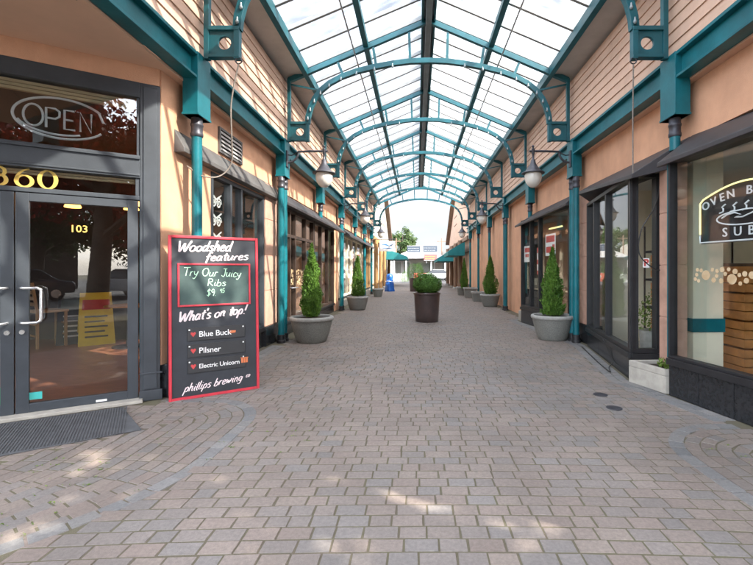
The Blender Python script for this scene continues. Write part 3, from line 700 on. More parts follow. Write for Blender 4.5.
# rooms behind the left-hand glass
li = MB(); li.prism([(x, y, 0.0) for x, y in ((-2.86,4.63),(-2.86,8.4),(-9.4,8.4),(-9.4,0.38))], (0,0,0.03)); li.build('interior_floor', M['woodfloor'], LBd)
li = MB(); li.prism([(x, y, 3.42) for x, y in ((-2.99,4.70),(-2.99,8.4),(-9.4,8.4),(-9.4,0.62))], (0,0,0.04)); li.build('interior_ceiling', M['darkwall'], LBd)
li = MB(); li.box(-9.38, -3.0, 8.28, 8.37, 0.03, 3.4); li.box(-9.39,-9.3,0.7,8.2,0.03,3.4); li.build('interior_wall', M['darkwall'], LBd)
li = MB(); li.box(-9.4, -3.0, 8.53, 25.2, 0.0, 0.03); li.box(-9.4, -3.0, 8.53, 25.2, 2.96, 3.0); li.build('shop_floor', M['greyfloor'], LBd)
li = MB(); li.box(-5.1, -5.0, 8.53, 14.4, 0.03, 2.95); li.build('shop_wall', M['tile'], LBd)
li = MB(); li.box(-4.3, -4.2, 14.6, 25.2, 0.03, 2.95); li.build('shop_wall', M['pale'], LBd)
MB().box(-3.9, -3.84, 5.9, 6.02, 0.03, 3.4).build('interior_post', M['teal'], LBd)

# ------------------------------------------------------------------ steel frame: beams, columns, lamps
def beam(s):
    x = mir(s, 3.07); b = MB(); y0, y1 = 1.0, 25.5
    b.box(x-0.08, x+0.08, y0, y1, 3.885, 3.925); b.box(x-0.08, x+0.08, y0, y1, 3.585+0.035, 3.64+0.01); b.box(x-0.012, x+0.012, y0, y1, 3.65, 3.885)
    return b
o = beam(1).build('steel_beam', M['teal'], bevel=0.004, base=(3.07, 1.0, 3.6)); tag(o, 'long teal steel beam under the right-hand siding', 'steel beam', 'long teal beams')
o = beam(-1).build('steel_beam', M['teal'], bevel=0.004, base=(mir(-1,3.07), 1.0, 3.6)); tag(o, 'long teal steel beam under the sunlit left-hand siding', 'steel beam', 'long teal beams')

def column(kind, loc):
    """kind: stub, single or double; built with its inner face towards -x"""
    r = thing('steel_column', loc, 'x', 'steel column', 'teal columns along the passage')
    X, Y, _ = loc
    c = MB(); c.box(X-0.09, X+0.09, Y-0.15, Y+0.15, 3.20, 3.93); c.build('capital_box', M['teal'], r, bevel=0.006)
    c = MB(); c.box(X-0.098, X+0.098, Y-0.155, Y+0.155, 3.20, 3.225); c.build('lower_flange', M['teal'], r, bevel=0.003)
    ys = {'stub': [0], 'single': [0], 'double': [-0.10, 0.10]}[kind]
    for dy in ys:
        z0 = 2.82 if kind == 'stub' else 0.13
        R = 0.058
        p = MB(); p.tube([(X, Y+dy, z0), (X, Y+dy, 3.05)], R, 16)
        p.build('pipe', M['teal'], r, smooth=40)
        q = MB(); q.lathe([(0.064,2.98),(0.070,2.99),(0.070,3.02),(0.064,3.03),(0.064,3.10),(0.071,3.11),(0.071,3.13),(0.064,3.14),(0.064,3.20)], (X, Y+dy, 0), 16); q.build('coupling', M['iron'], r, smooth=40)
        if kind != 'stub':
            q = MB(); q.lathe([(0.085,0.0),(0.085,0.05),(0.072,0.06),(0.072,0.12),(0.078,0.125),(0.078,0.15),(0.06,0.16)], (X, Y+dy, 0), 16); q.build('base_shoe', M['blackm'], r, smooth=40)
    return r
kinds_R = {1.8:'stub', 5.0:'stub', 8.2:'double', 11.4:'stub', 14.6:'double', 17.8:'single', 21.0:'single', 24.2:'single'}
kinds_L = {1.8:'stub', 5.0:'single', 8.2:'double', 11.4:'stub', 14.6:'double', 17.8:'stub', 21.0:'double', 24.2:'single'}
ordn = {1.8:'nearest the camera', 5.0:'', 8.2:'', 11.4:'', 14.6:'', 17.8:'', 21.0:'', 24.2:''}
CL = {(1,1.8):'short teal column stub on right, past the neon sign towards the camera', (1,5.0):'short teal column box above the concrete block beside the neon-sign bay',
 (1,8.2):'teal double-pipe column beside the nearest right-hand cedar pot', (1,11.4):'short teal column box over the poster window on the right',
 (1,14.6):'dark teal column right of the second right-hand cedar', (1,17.8):'single-pipe teal column on right between two low planters, fourth from the camera',
 (1,21.0):'single-pipe teal column on right behind the rectangular far planter', (1,24.2):'farthest teal column on the right, beside the far cedar at the arcade end',
 (-1,1.8):'short teal column stub on left above the bar entrance, out near the camera', (-1,5.0):'single-pipe teal column behind the red-framed chalkboard',
 (-1,8.2):'teal double-pipe column left of the nearest left-hand cedar pot', (-1,11.4):'short teal column box over the bronze shop front on the left',
 (-1,14.6):'teal column left of the second left-hand cedar pot', (-1,17.8):'short teal column box above the pale left-hand shop front',
 (-1,21.0):'teal column on left near the low bowl planter without a cedar', (-1,24.2):'farthest teal column on the left, by the hanging blue and white sign'}
protos = {}
for s in (1, -1):
    for y in COLY:
        k = (kinds_R if s > 0 else kinds_L)[y]; loc = (mir(s, 3.07), y, 0)
        if k not in protos: protos[k] = r = column(k, loc)
        else: r = dup(protos[k], loc, 'x')
        r['label'] = CL[(s, y)]
        if s < 0: r.rotation_euler.z = pi

def lamp(loc):
    X, Y, Z = loc                             # wall point; arm towards -x
    r = thing('wall_lamp', loc, 'x', 'wall lamp', 'globe lamps on the columns')
    p = MB(); p.box(X-0.03, X, Y-0.045, Y+0.045, Z-0.16, Z+0.16); p.build('wall_plate', M['iron'], r, bevel=0.01)
    a = MB(); pts = [(X-0.03, Y, Z-0.07)] + [(X-0.03-0.20*sin(radians(t)), Y, Z-0.07+0.21*(1-cos(radians(t)))) for t in range(15, 91, 15)] + [(X-0.45, Y, Z+0.15), (X-0.80, Y, Z+0.15)]
    a.tube(pts, 0.021, 10)
    a.tube([(X-0.03,Y,Z+0.08),(X-0.10,Y,Z+0.07),(X-0.17,Y,Z+0.10),(X-0.22,Y,Z+0.14)], 0.012, 8); a.build('arm', M['iron'], r, smooth=50)
    c = (X-0.73, Y, Z)
    h = MB(); h.lathe([(0.0,0.27),(0.018,0.265),(0.026,0.24),(0.014,0.215),(0.03,0.20),(0.03,0.10),(0.022,0.09),(0.022,0.0),(0.038,-0.02),(0.055,-0.09),(0.09,-0.15),(0.105,-0.17)], c, 20); h.build('finial', M['iron'], r, smooth=40)
    h = MB(); h.lathe([(0.09,-0.155),(0.12,-0.19),(0.15,-0.235),(0.215,-0.265),(0.222,-0.28),(0.20,-0.287),(0.165,-0.285),(0.09,-0.17)], c, 28); h.build('lamp_shade', M['iron'], r, smooth=40)
    g = MB(); g.lathe([(0.155,-0.285),(0.163,-0.33),(0.158,-0.39),(0.135,-0.46),(0.10,-0.51),(0.055,-0.545),(0.012,-0.555),(0.0,-0.556)], c, 28); g.build('globe', M['globe'], r, smooth=60)
    return r
LL = {(1,8.2):'large near globe lamp on the right-hand double column', (1,14.6):'second globe lamp along the right wall, above the cedars', (1,21.0):'smallest globe lamp on the right, by the teal awning',
      (-1,8.2):'large near globe lamp on the left-hand double column', (-1,14.6):'second globe lamp along the left wall, over the second cedar', (-1,21.0):'smallest globe lamp on the left, near the hanging sign'}
l0 = None
for (s, y), lb in LL.items():
    loc = (mir(s, 3.07-0.09), y-0.06, 3.55)
    if l0 is None: l0 = r = lamp(loc); r['label'] = lb
    else: r = dup(l0, loc, lb)
    if s < 0: r.rotation_euler.z = pi

# ------------------------------------------------------------------ roof trusses and glass roof
SL = 0.426                                    # roof slope
def truss(Y):
    r = thing('roof_truss', (CX, Y, 0), 'x', 'roof truss', 'teal arched trusses of the glass roof')
    HW = 2.72                                 # half width at the post centre
    def topz(d): return 6.26 - SL*abs(d)
    t = MB(); t.bar([(CX-HW, Y, topz(HW)), (CX, Y, 6.26), (CX+HW, Y, topz(HW))], 0.08, 0.095); t.build('top_chord', M['teal_dark'], r, bevel=0.004)
    ctrl = [(0,5.48),(0.35,5.468),(0.70,5.425),(1.05,5.36),(1.40,5.275),(1.70,5.165),(1.93,5.04),(2.10,4.90),(2.22,4.74),(2.30,4.57),(2.345,4.40),(2.36,4.25)]
    pts = [(CX-d, Y, z) for d, z in reversed(ctrl)] + [(CX+d, Y, z) for d, z in ctrl[1:]]
    a = MB(); a.bar(pts, 0.08, 0.098); a.build('arch', M['teal_dark'], r, bevel=0.004, smooth=30)
    for s in (-1, 1):
        p = MB(); p.box(CX+s*HW-0.03, CX+s*HW+0.03, Y-0.035, Y+0.035, 3.90, topz(HW)+0.03); p.build('post', M['teal_dark'], r, bevel=0.004)
        # bracket with a round hole
        b = MB(); x0, x1, z0, z1 = sorted((CX+s*2.33, CX+s*2.69)) + [3.935, 4.27]
        cx, cz, R = (x0+x1)/2, (z0+z1)/2-0.01, 0.078; n = 24; vs = []
        for dy in (-0.018, 0.018):
            for k in range(n):
                q = 2*pi*k/n + pi/4; c_, s_ = cos(q), sin(q); m_ = max(abs(c_), abs(s_))
                vs.append((cx + c_/m_*(x1-x0)/2, Y+dy, cz + s_/m_*(z1-z0)/2)); vs.append((cx+c_*R, Y+dy, cz+s_*R))
        fs = []
        for k in range(n):
            k2 = (k+1) % n
            fs += [(2*k,2*k2,2*k2+1,2*k+1), (2*n+2*k,2*n+2*k+1,2*n+2*k2+1,2*n+2*k2), (2*k+1,2*k2+1,2*n+2*k2+1,2*n+2*k+1), (2*k,2*n+2*k,2*n+2*k2,2*k2)]
        b.add(vs, fs)
        b.box(x0, x1, Y-0.045, Y+0.045, 4.235, 4.285); b.box(x0, x1, Y-0.045, Y+0.045, 3.915, 3.95)
        xo = CX+s*2.36; b.box(xo-0.033, xo+0.033, Y-0.04, Y+0.04, 3.90, 4.30)
        b.build('bracket', M['teal_dark'], r, bevel=0.003)
        k = MB(); k.bar([(CX+s*2.69, Y, 4.93), (CX+s*2.10, Y, 4.93+0.02)], 0.03, 0.03) if False else k.bar([(CX+s*2.70, Y, 5.02), (CX+s*2.12, Y, 4.90)], 0.03, 0.03); k.build('brace', M['teal_dark'], r)
        for d, d2 in ((0.38,0.36),(1.09,1.02),(1.79,1.66)):
            za = [ctrl[i][1] + (ctrl[i+1][1]-ctrl[i][1])*(d2-ctrl[i][0])/(ctrl[i+1][0]-ctrl[i][0]) for i in range(len(ctrl)-1) if ctrl[i][0] <= d2 <= ctrl[i+1][0]][0]
            k = MB(); k.bar([(CX+s*d2, Y, za), (CX+s*d, Y, topz(d))], 0.045, 0.05); k.build('strut', M['teal_dark'], r)
        # small clear bulbs under the arch
        for i in range(2, 11, 1):
            d, z = ctrl[i]; q = MB(); q.lathe([(0.010,0.0),(0.012,-0.03),(0.020,-0.045),(0.021,-0.06),(0.012,-0.078),(0.0,-0.082)], (CX+s*d, Y-0.05, z-0.02), 8); q.build('bulb', M['bulb'], r, smooth=60)
    return r
TL = ['nearest the camera, over the entrance, arch out of view', 'whose ring hooks carry a rope and a chain', 'first whole arch seen under the near glass roof', 'second whole arch from the camera', 'third whole arch from the camera',
      'fourth whole arch, two before the open end', 'last but one, just before the open end', 'framing the open sky at the far end']
t0 = None
for i, y in enumerate(COLY):
    lb = 'teal arched steel truss ' + TL[i]
    if t0 is None: t0 = truss(y); t0['label'] = lb
    else: dup(t0, (CX, y, 0), lb)

RF = thing('glass_roof', (CX, 0, 5), 'pitched roof of frosted glass panes on grey bars over the passage', 'glass roof')
Y0, Y1 = 1.1, 24.5
rb = MB(); rb.box(CX-0.10, CX+0.10, Y0, Y1, 6.30, 6.40); rb.box(CX-0.055, CX+0.055, Y0, Y1, 6.16, 6.30); rb.build('ridge_beam', M['ridge'], RF, bevel=0.006)
for s in (-1, 1):
    q = MB(); q.box(CX+s*0.118-0.018, CX+s*0.118+0.018, Y0, Y1, 6.22, 6.42); q.build('ridge_flange', M['teal_dark'], RF)
    def at(d, dz=0): return (CX+s*d, 6.26 - SL*d + dz)
    x, z = at(1.22, 0.02); q = MB(); q.box(x-0.05, x+0.05, Y0, Y1, z-0.03, z+0.085); q.build('purlin', M['teal_dark'], RF, bevel=0.004)
    x, z = at(1.42, -0.10); q = MB(); q.tube([(x, Y0, z), (x, Y1, z)], 0.014, 8); q.build('conduit', M['bar'], RF)
    x, z = at(2.40); q = MB(); q.prism([(x-s*0.05, Y0, z-0.04), (x+s*0.03, Y0, z-0.07), (x+s*0.03, Y0, z+0.10), (x-s*0.05, Y0, z+0.13)], (0, Y1-Y0, 0)); q.build('eave_beam', M['teal_dark'], RF, bevel=0.005)
    xe = CX + s*2.96; q = MB(); q.prism([(x+s*0.032, Y0, z-0.025), (xe, Y0, z-0.055), (xe, Y0, z-0.02), (x+s*0.032, Y0, z+0.01)], (0, Y1-Y0, 0)); q.build('eave_soffit', M['flash'], RF)
    y = Y0 + 0.08; yb = []
    while y < Y1: yb.append(y); y += 0.64
    for y in yb:
        a, b = at(0.11, 0.125), at(2.45, 0.125)
        q = MB(); q.bar([(a[0], y, a[1]), (b[0], y, b[1])], 0.052, 0.07); q.build('glazing_bar', M['bar'], RF)
    for y in yb[:-1]:
        a, b = at(0.115, 0.167), at(2.55, 0.167)
        q = MB(); q.add([(a[0],y+0.004,a[1]),(b[0],y+0.004,b[1]),(b[0],y+0.636,b[1]),(a[0],y+0.636,a[1]),(a[0],y+0.004,a[1]+0.008),(b[0],y+0.004,b[1]+0.008),(b[0],y+0.636,b[1]+0.008),(a[0],y+0.636,a[1]+0.008)],
              [(0,3,2,1),(4,5,6,7),(0,1,5,4),(1,2,6,5),(2,3,7,6),(3,0,4,7)]); q.build('roof_pane', M['roofglass'], RF)

# ------------------------------------------------------------------ foliage
def leaves(name, m, pts, parent, base, size=(0.02, 0.045), aspect=0.55, seed=1, up=0.0):
    """pts: list of (position, outward normal, scale, tone); one small folded leaf clump each"""
    rnd = random.Random(seed); vs = []; fs = []; tone = []
    for (p, nrm, sc, tn) in pts:
        n = (Vector(nrm) + Vector((rnd.uniform(-1,1), rnd.uniform(-1,1), rnd.uniform(-1,1)))*0.75).normalized()
        a = n.cross(Vector((rnd.uniform(-1,1), rnd.uniform(-1,1), rnd.uniform(-1,1)) )).normalized()
        if up: a = (a*(1-up) + Vector((0,0,1))*up + Vector(nrm)*0.25).normalized()
        b = n.cross(a).normalized()
        L = rnd.uniform(*size)*sc; w = L*aspect
        p = Vector(p) - Vector(base); k = len(vs)
        fold = n*w*0.25
        vs += [tuple(p - a*L/2), tuple(p + b*w/2 + fold), tuple(p + a*L/2), tuple(p - b*w/2 + fold)]
        fs += [(k,k+1,k+2),(k,k+2,k+3)]; t = min(1, max(0, tn + rnd.uniform(-0.22, 0.22))); tone += [t, t]
    me = bpy.data.meshes.new(name); me.from_pydata(vs, [], fs)
    at = me.attributes.new('tone', 'FLOAT', 'FACE'); at.data.foreach_set('value', tone); me.materials.append(m)
    o = bpy.data.objects.new(name, me); COL.objects.link(o); BASE[o.name] = Vector(base)
    if parent: o.parent = parent
    else: o.location = base
    return o

def cedar(loc, h, w, label, seed):
    r = thing('conical_cedar', loc, label, 'shrub', 'cone-shaped cedars in pots'); rnd = random.Random(seed)
    X, Y, Z = loc; pts = []
    clumps = [(rnd.uniform(0, 2*pi), rnd.random(), rnd.uniform(0.74, 1.25), rnd.uniform(0.15, 0.9)) for _ in range(80)]
    for i in range(8500):
        t = rnd.random()**1.35
        q = rnd.uniform(0, 2*pi)
        prof = (1-t)**0.80*(0.80 + 0.30*min(1, t*4)) if t > 0.02 else 0.7
        best = min(clumps, key=lambda c: (min(abs(c[0]-q), 2*pi-abs(c[0]-q))*0.5)**2 + ((c[1]-t)*2.0)**2)
        rr = w/2*prof*best[2]*(1+0.05*sin(q*3+seed)+0.05*sin(t*23+q*2+seed))*sqrt(rnd.uniform(0.30, 1.0))
        z = Z + 0.05 + t*(h-0.05)
        pts.append(((X+rr*cos(q), Y+rr*sin(q), z + rnd.uniform(-0.02,0.03)), (cos(q), sin(q), 0.35), 1.0, best[3]*0.6+0.2))
    for i in range(60):                           # stray shoots
        t = rnd.uniform(0.05, 0.97); q = rnd.uniform(0, 2*pi); R0 = w/2*(1-t)**0.8*rnd.uniform(0.85, 1.05); tn = rnd.uniform(0.4, 1.0)
        for k in range(9):
            rr = R0*(0.8+0.045*k); pts.append(((X+rr*cos(q)+rnd.gauss(0,0.006), Y+rr*sin(q)+rnd.gauss(0,0.006), Z+0.05+t*(h-0.05)+k*0.014), (cos(q), sin(q), 0.6), 0.8, tn))
    leaves('foliage', M['leaf_cedar'], pts, r, loc, (0.030, 0.075), 0.36, seed, up=0.5)
    tk = MB(); tk.tube([(X,Y,Z-0.03),(X+0.01,Y,Z+0.25*h),(X,Y,Z+0.8*h)], [0.022,0.016,0.005], 8); tk.build('trunk', M['bark'], r, smooth=60)
    return r

def bowl(loc, label):
    r = thing('bowl_planter', loc, label, 'planter', 'round concrete bowl planters'); X, Y, Z = loc
    b = MB(); b.lathe([(0.0,0.0),(0.265,0.0),(0.28,0.012),(0.30,0.06),(0.345,0.20),(0.385,0.36),(0.395,0.425),(0.30,0.425),(0.0,0.40)], loc, 40); b.build('bowl', M['aggr'], r, smooth=40)
    b = MB(); b.lathe([(0.392,0.425),(0.415,0.43),(0.425,0.455),(0.418,0.487),(0.395,0.50),(0.36,0.495),(0.345,0.47),(0.345,0.43)], loc, 40); b.build('rim', M['rim'], r, smooth=50)
    b = MB(); b.lathe([(0.350,0.455),(0.2,0.475),(0.0,0.485)], loc, 30, jit=lambda k, z: 0.012*sin(k*2.7)); b.build('soil', M['soil'], r, smooth=60)
    return r
pl0 = bowl((2.74, 8.50, 0), 'round concrete bowl beside the right-hand double column, holding a cedar')
dup(pl0, (-2.06, 8.22, 0), 'round concrete bowl right of the left-hand double column, holding a bright cedar', 0.7)
dup(pl0, (-2.09, 14.75, 0), 'round concrete bowl holding the second cedar on the left', 1.9, (0.93,0.93,0.97))
dup(pl0, (-2.05, 22.0, 0), 'low round concrete bowl on left, far along, without a cedar', 2.9, (0.72,0.72,0.85))
dup(pl0, (2.82, 16.2, 0), 'round concrete bowl under the second right-hand cedar', 3.9, (0.92,0.92,0.95))
cedar((2.74, 8.50, 0.47), 1.36, 0.50, 'dark green cone cedar in the nearest bowl on the right', 11)
cedar((-2.06, 8.22, 0.47), 1.40, 0.48, 'bright green sunlit cone cedar in the nearest bowl on the left', 12)
cedar((-2.09, 14.75, 0.46), 1.42, 0.54, 'broad cone cedar in the second bowl on the left', 13)
cedar((2.82, 16.2, 0.45), 1.50, 0.58, 'cone cedar in the second bowl on the right, before blank peach wall', 14)
cedar((2.52, 22.4, 0.40), 1.62, 0.46, 'narrow far cedar on the right between low square planters', 15)

def trough(loc, sx, sy, h, label):
    r = thing('square_planter', loc, label, 'planter', 'square concrete planters'); X, Y, Z = loc
    b = MB(); k = 0.80
    b.add([(X-sx/2*k,Y-sy/2*k,Z),(X+sx/2*k,Y-sy/2*k,Z),(X+sx/2*k,Y+sy/2*k,Z),(X-sx/2*k,Y+sy/2*k,Z),(X-sx/2,Y-sy/2,Z+h),(X+sx/2,Y-sy/2,Z+h),(X+sx/2,Y+sy/2,Z+h),(X-sx/2,Y+sy/2,Z+h)],
          [(0,3,2,1),(4,5,6,7),(0,1,5,4),(1,2,6,5),(2,3,7,6),(3,0,4,7)]); b.build('box', M['aggr'], r, bevel=0.012)
    b = MB(); e = 0.025
    for (x0,x1,y0,y1) in ((-sx/2-e,sx/2+e,-sy/2-e,-sy/2+0.05),(-sx/2-e,sx/2+e,sy/2-0.05,sy/2+e),(-sx/2-e,-sx/2+0.05,-sy/2+0.05,sy/2-0.05),(sx/2-0.05,sx/2+e,-sy/2+0.05,sy/2-0.05)):
        b.box(X+x0, X+x1, Y+y0, Y+y1, Z+h-0.06, Z+h+0.02)
    b.build('rim', M['rim'], r, bevel=0.008)
    MB().box(X-sx/2+0.05, X+sx/2-0.05, Y-sy/2+0.05, Y+sy/2-0.05, Z+h-0.03, Z+h+0.005).build('soil', M['soil'], r)
    return r
trough((2.70, 18.7, 0), 0.50, 0.50, 0.42, 'small square concrete planter, nearest of the right-hand square ones')
trough((2.68, 21.2, 0), 0.62, 0.62, 0.50, 'wider square concrete planter, middle one of the right-hand row')
trough((2.50, 23.4, 0), 0.52, 0.60, 0.45, 'farthest square concrete planter, by the teal awning on the right')

def round_shrub(loc, rx, rz, n, label, seed, group=None):
    r = thing('round_shrub', loc, label, 'shrub', group); X, Y, Z = loc; rnd = random.Random(seed); pts = []
    lumps = [(Vector((rnd.gauss(0,1), rnd.gauss(0,1), abs(rnd.gauss(0,1)))).normalized(), rnd.uniform(0.86,1.13), rnd.uniform(0.25,0.8)) for _ in range(40)]
    for i in range(n):
        d = Vector((rnd.gauss(0,1), rnd.gauss(0,1), rnd.gauss(0,1))).normalized()
        if d.z < -0.8: continue
        lp = max(lumps, key=lambda l: l[0].dot(d))
        k = rnd.uniform(0.55, 1.0)**0.5*lp[1]
        pts.append(((X+d.x*rx*k, Y+d.y*rx*k, Z+rz*0.60+d.z*rz*k*(1 if d.z > 0 else 0.75)), tuple(d), 1, lp[2]*0.6+0.2))
    leaves('foliage', M['leaf_box'], pts, r, loc, (0.022, 0.048), 0.6, seed)
    tk = MB(); tk.tube([(X,Y,Z-0.05),(X,Y,Z+rz*0.7)], [0.02,0.012], 8); tk.build('trunk', M['bark'], r)
    return r
def drum(loc, label, sc=1):
    r = thing('drum_planter', loc, label, 'planter', 'brown glazed drum planters'); X, Y, Z = loc
    b = MB(); b.lathe([(0.0,0.0),(0.300*sc,0.0),(0.312*sc,0.015),(0.330*sc,0.30*sc),(0.352*sc,0.735*sc),(0.0,0.735*sc)], loc, 48); b.build('pot', M['glaze'], r, smooth=40)
    b = MB(); b.lathe([(0.350*sc,0.735*sc),(0.366*sc,0.738*sc),(0.372*sc,0.765*sc),(0.362*sc,0.79*sc),(0.335*sc,0.79*sc),(0.325*sc,0.75*sc)], loc, 48); b.build('rim', M['glaze'], r, smooth=50)
    b = MB(); b.lathe([(0.33*sc,0.755*sc),(0.15*sc,0.775*sc),(0.0,0.78*sc)], loc, 24); b.build('soil', M['soil'], r)
    return r
drum((0.27, 11.45, 0), 'brown glazed drum pot standing alone in the middle of the passage')
round_shrub((0.27, 11.45, 0.76), 0.385, 0.355, 10000, 'clipped round boxwood in the middle drum pot', 21, 'clipped round shrubs')
drum((-0.12, 27.5, 0), 'far brown drum pot out in the open, hidden behind the middle one', 1.1)
round_shrub((-0.12, 27.5, 0.82), 0.62, 0.62, 5000, 'far round shrub peeking above the middle boxwood', 22, 'clipped round shrubs')

# ------------------------------------------------------------------ concrete block with a small plant, weeds in the joints
cb = thing('planter_block', (2.95, 5.0, 0), 'pale concrete planter block between the two nearest right-hand bays', 'planter')
outl = [(2.655,5.27),(2.80,4.735),(3.24,4.735),(3.24,5.30)]
q = MB(); q.prism([(x, y, 0.0) for x, y in outl], (0,0,0.20))
inn = [(2.72,5.23),(2.84,4.785),(3.20,4.785),(3.20,5.25)]
for i in range(4):
    a, b, c, d = outl[i], outl[(i+1) % 4], inn[(i+1) % 4], inn[i]
    q.add([(a[0],a[1],0.20),(b[0],b[1],0.20),(c[0],c[1],0.20),(d[0],d[1],0.20),(a[0],a[1],0.275),(b[0],b[1],0.275),(c[0],c[1],0.275),(d[0],d[1],0.275)],
          [(0,3,2,1),(4,5,6,7),(0,1,5,4),(1,2,6,5),(2,3,7,6),(3,0,4,7)])
q.build('block', M['concrete'], cb, bevel=0.008)
MB().prism([(x,y,0.201) for x,y in inn], (0,0,0.03)).build('soil', M['soil'], cb)
def leafy(loc, label, rx, ry, h, n, seed, group=None):
    rnd = random.Random(seed); pts = []
    for i in range(n):
        a = rnd.uniform(0, 2*pi); k = sqrt(rnd.random()); z = rnd.random()
        pts.append(((loc[0]+rx*k*cos(a), loc[1]+ry*k*sin(a), loc[2]+h*z*(1-0.5*k)), (cos(a)*k, sin(a)*k, 0.9), 1, rnd.uniform(0.3,0.9)))
    r = thing('small_plant', loc, label, 'plant', group)
    leaves('foliage', M['leaf_weed'], pts, r, loc, (0.04,0.085), 0.5, seed, up=0.3)
    st = MB(); st.tube([(loc[0],loc[1],loc[2]-0.02),(loc[0],loc[1],loc[2]+h*0.5)], 0.006, 6); st.build('stem', M['bark'], r); return r
leafy((3.02, 4.98, 0.23), 'small bright green leafy plant growing in the pale concrete block', 0.15, 0.14, 0.17, 150, 31)
cb2 = MB(); cb2.box(2.84, 3.16, 11.42, 11.76, 0, 0.27); o = cb2.build('concrete_block', M['concrete'], bevel=0.01, base=(3.0,11.6,0)); tag(o, 'plain concrete block at the far end of the poster window bay on the right', 'block')
def weeds():
    rnd = random.Random(5); pts = []
    spots = []
    for i in range(70):
        y = rnd.uniform(2.3, 3.9); x = -2.05 - rnd.random()**1.3*0.9 + (0.0)
        if (x+2.80)*(-0.539)+(y-4.58)*0.843 > -1.15: continue
        spots.append((x, y))
    for i in range(16): spots.append((rnd.uniform(-1.9, -0.6), rnd.uniform(2.3, 4.0)))
    for i in range(10): spots.append((rnd.uniform(2.2, 2.5), rnd.uniform(2.6, 3.5)))
    for (x, y) in spots:
        y = 0.4 + round((y-0.4)/0.1055)*0.1055 - 0.018*(x-0.1)**2
        for k in range(rnd.randint(2, 8)):
            pts.append(((x+rnd.gauss(0,0.018), y+rnd.gauss(0,0.004), rnd.uniform(0.0, 0.010)), (0,0,1), rnd.uniform(0.5,1.1), rnd.uniform(0.2,0.9)))
    o = leaves('moss', M['leaf_weed'], pts, None, (0,0,0), (0.010,0.024), 0.45, 5); struct(o, 'stuff')
weeds()

# ------------------------------------------------------------------ chalkboard sandwich sign
BL, BRt = Vector((-2.63, 4.45, 0)), Vector((-1.87, 4.98, 0))
bw = (BRt-BL).length; BH = 1.78
lean = 0.045
bd = (BRt-BL).normalized(); bn = Vector((bd.y, -bd.x, 0))
upv = (Vector((0,0,1)) - bn*lean).normalized()
xfS = plane_xf(BL, bd, upv)
sb = thing('chalkboard_sign', tuple((BL+BRt)/2), 'tall red-framed black chalkboard sign listing features by the bar entrance', 'sign board')
MB(xfS).box(0.03, bw-0.03, 0.03, BH-0.03, -0.022, 0.0).build('board', M['chalk'], sb)
f = MB(xfS)
f.box(0, 0.029, 0, BH, -0.02, 0.012); f.box(bw-0.029, bw, 0, BH, -0.02, 0.012); f.box(0.029, bw-0.029, 0, 0.029, -0.02, 0.012); f.box(0.029, bw-0.029, BH-0.029, BH, -0.02, 0.012)
f.build('frame', M['red'], sb, bevel=0.004)
xi0, xi1, zi0, zi1 = 0.085, bw-0.09, 1.00, 1.475
f = MB(xfS)
f.box(xi0, xi0+0.019, zi0, zi1, 0.001, 0.016); f.box(xi1-0.019, xi1, zi0, zi1, 0.001, 0.016); f.box(xi0+0.019, xi1-0.019, zi0, zi0+0.019, 0.001, 0.016); f.box(xi0+0.019, xi1-0.019, zi1-0.019, zi1, 0.001, 0.016)
f.build('panel_frame', M['red'], sb, bevel=0.003)
MB(xfS).box(xi0+0.019, xi1-0.019, zi0+0.019, zi1-0.019, 0.0008, 0.006).build('chalk_panel', M['slateboard'], sb)
up2 = (Vector((0,0,1)) + bn*(-0.17)).normalized()
bo = BL + bd*0.0 - bn*0.06 + upv*BH
dn = (Vector((0,0,-1)) - bn*0.05).normalized()
p0 = BL - bn*0.225; p1 = BRt - bn*0.225; t0_ = BL + upv*BH - bn*0.035; t1_ = BRt + upv*BH - bn*0.035
q = MB(); q.prism([tuple(p0), tuple(p1), tuple(t1_), tuple(t0_)], tuple(bn*0.018)); q.build('back_board', M['chalk'], sb)
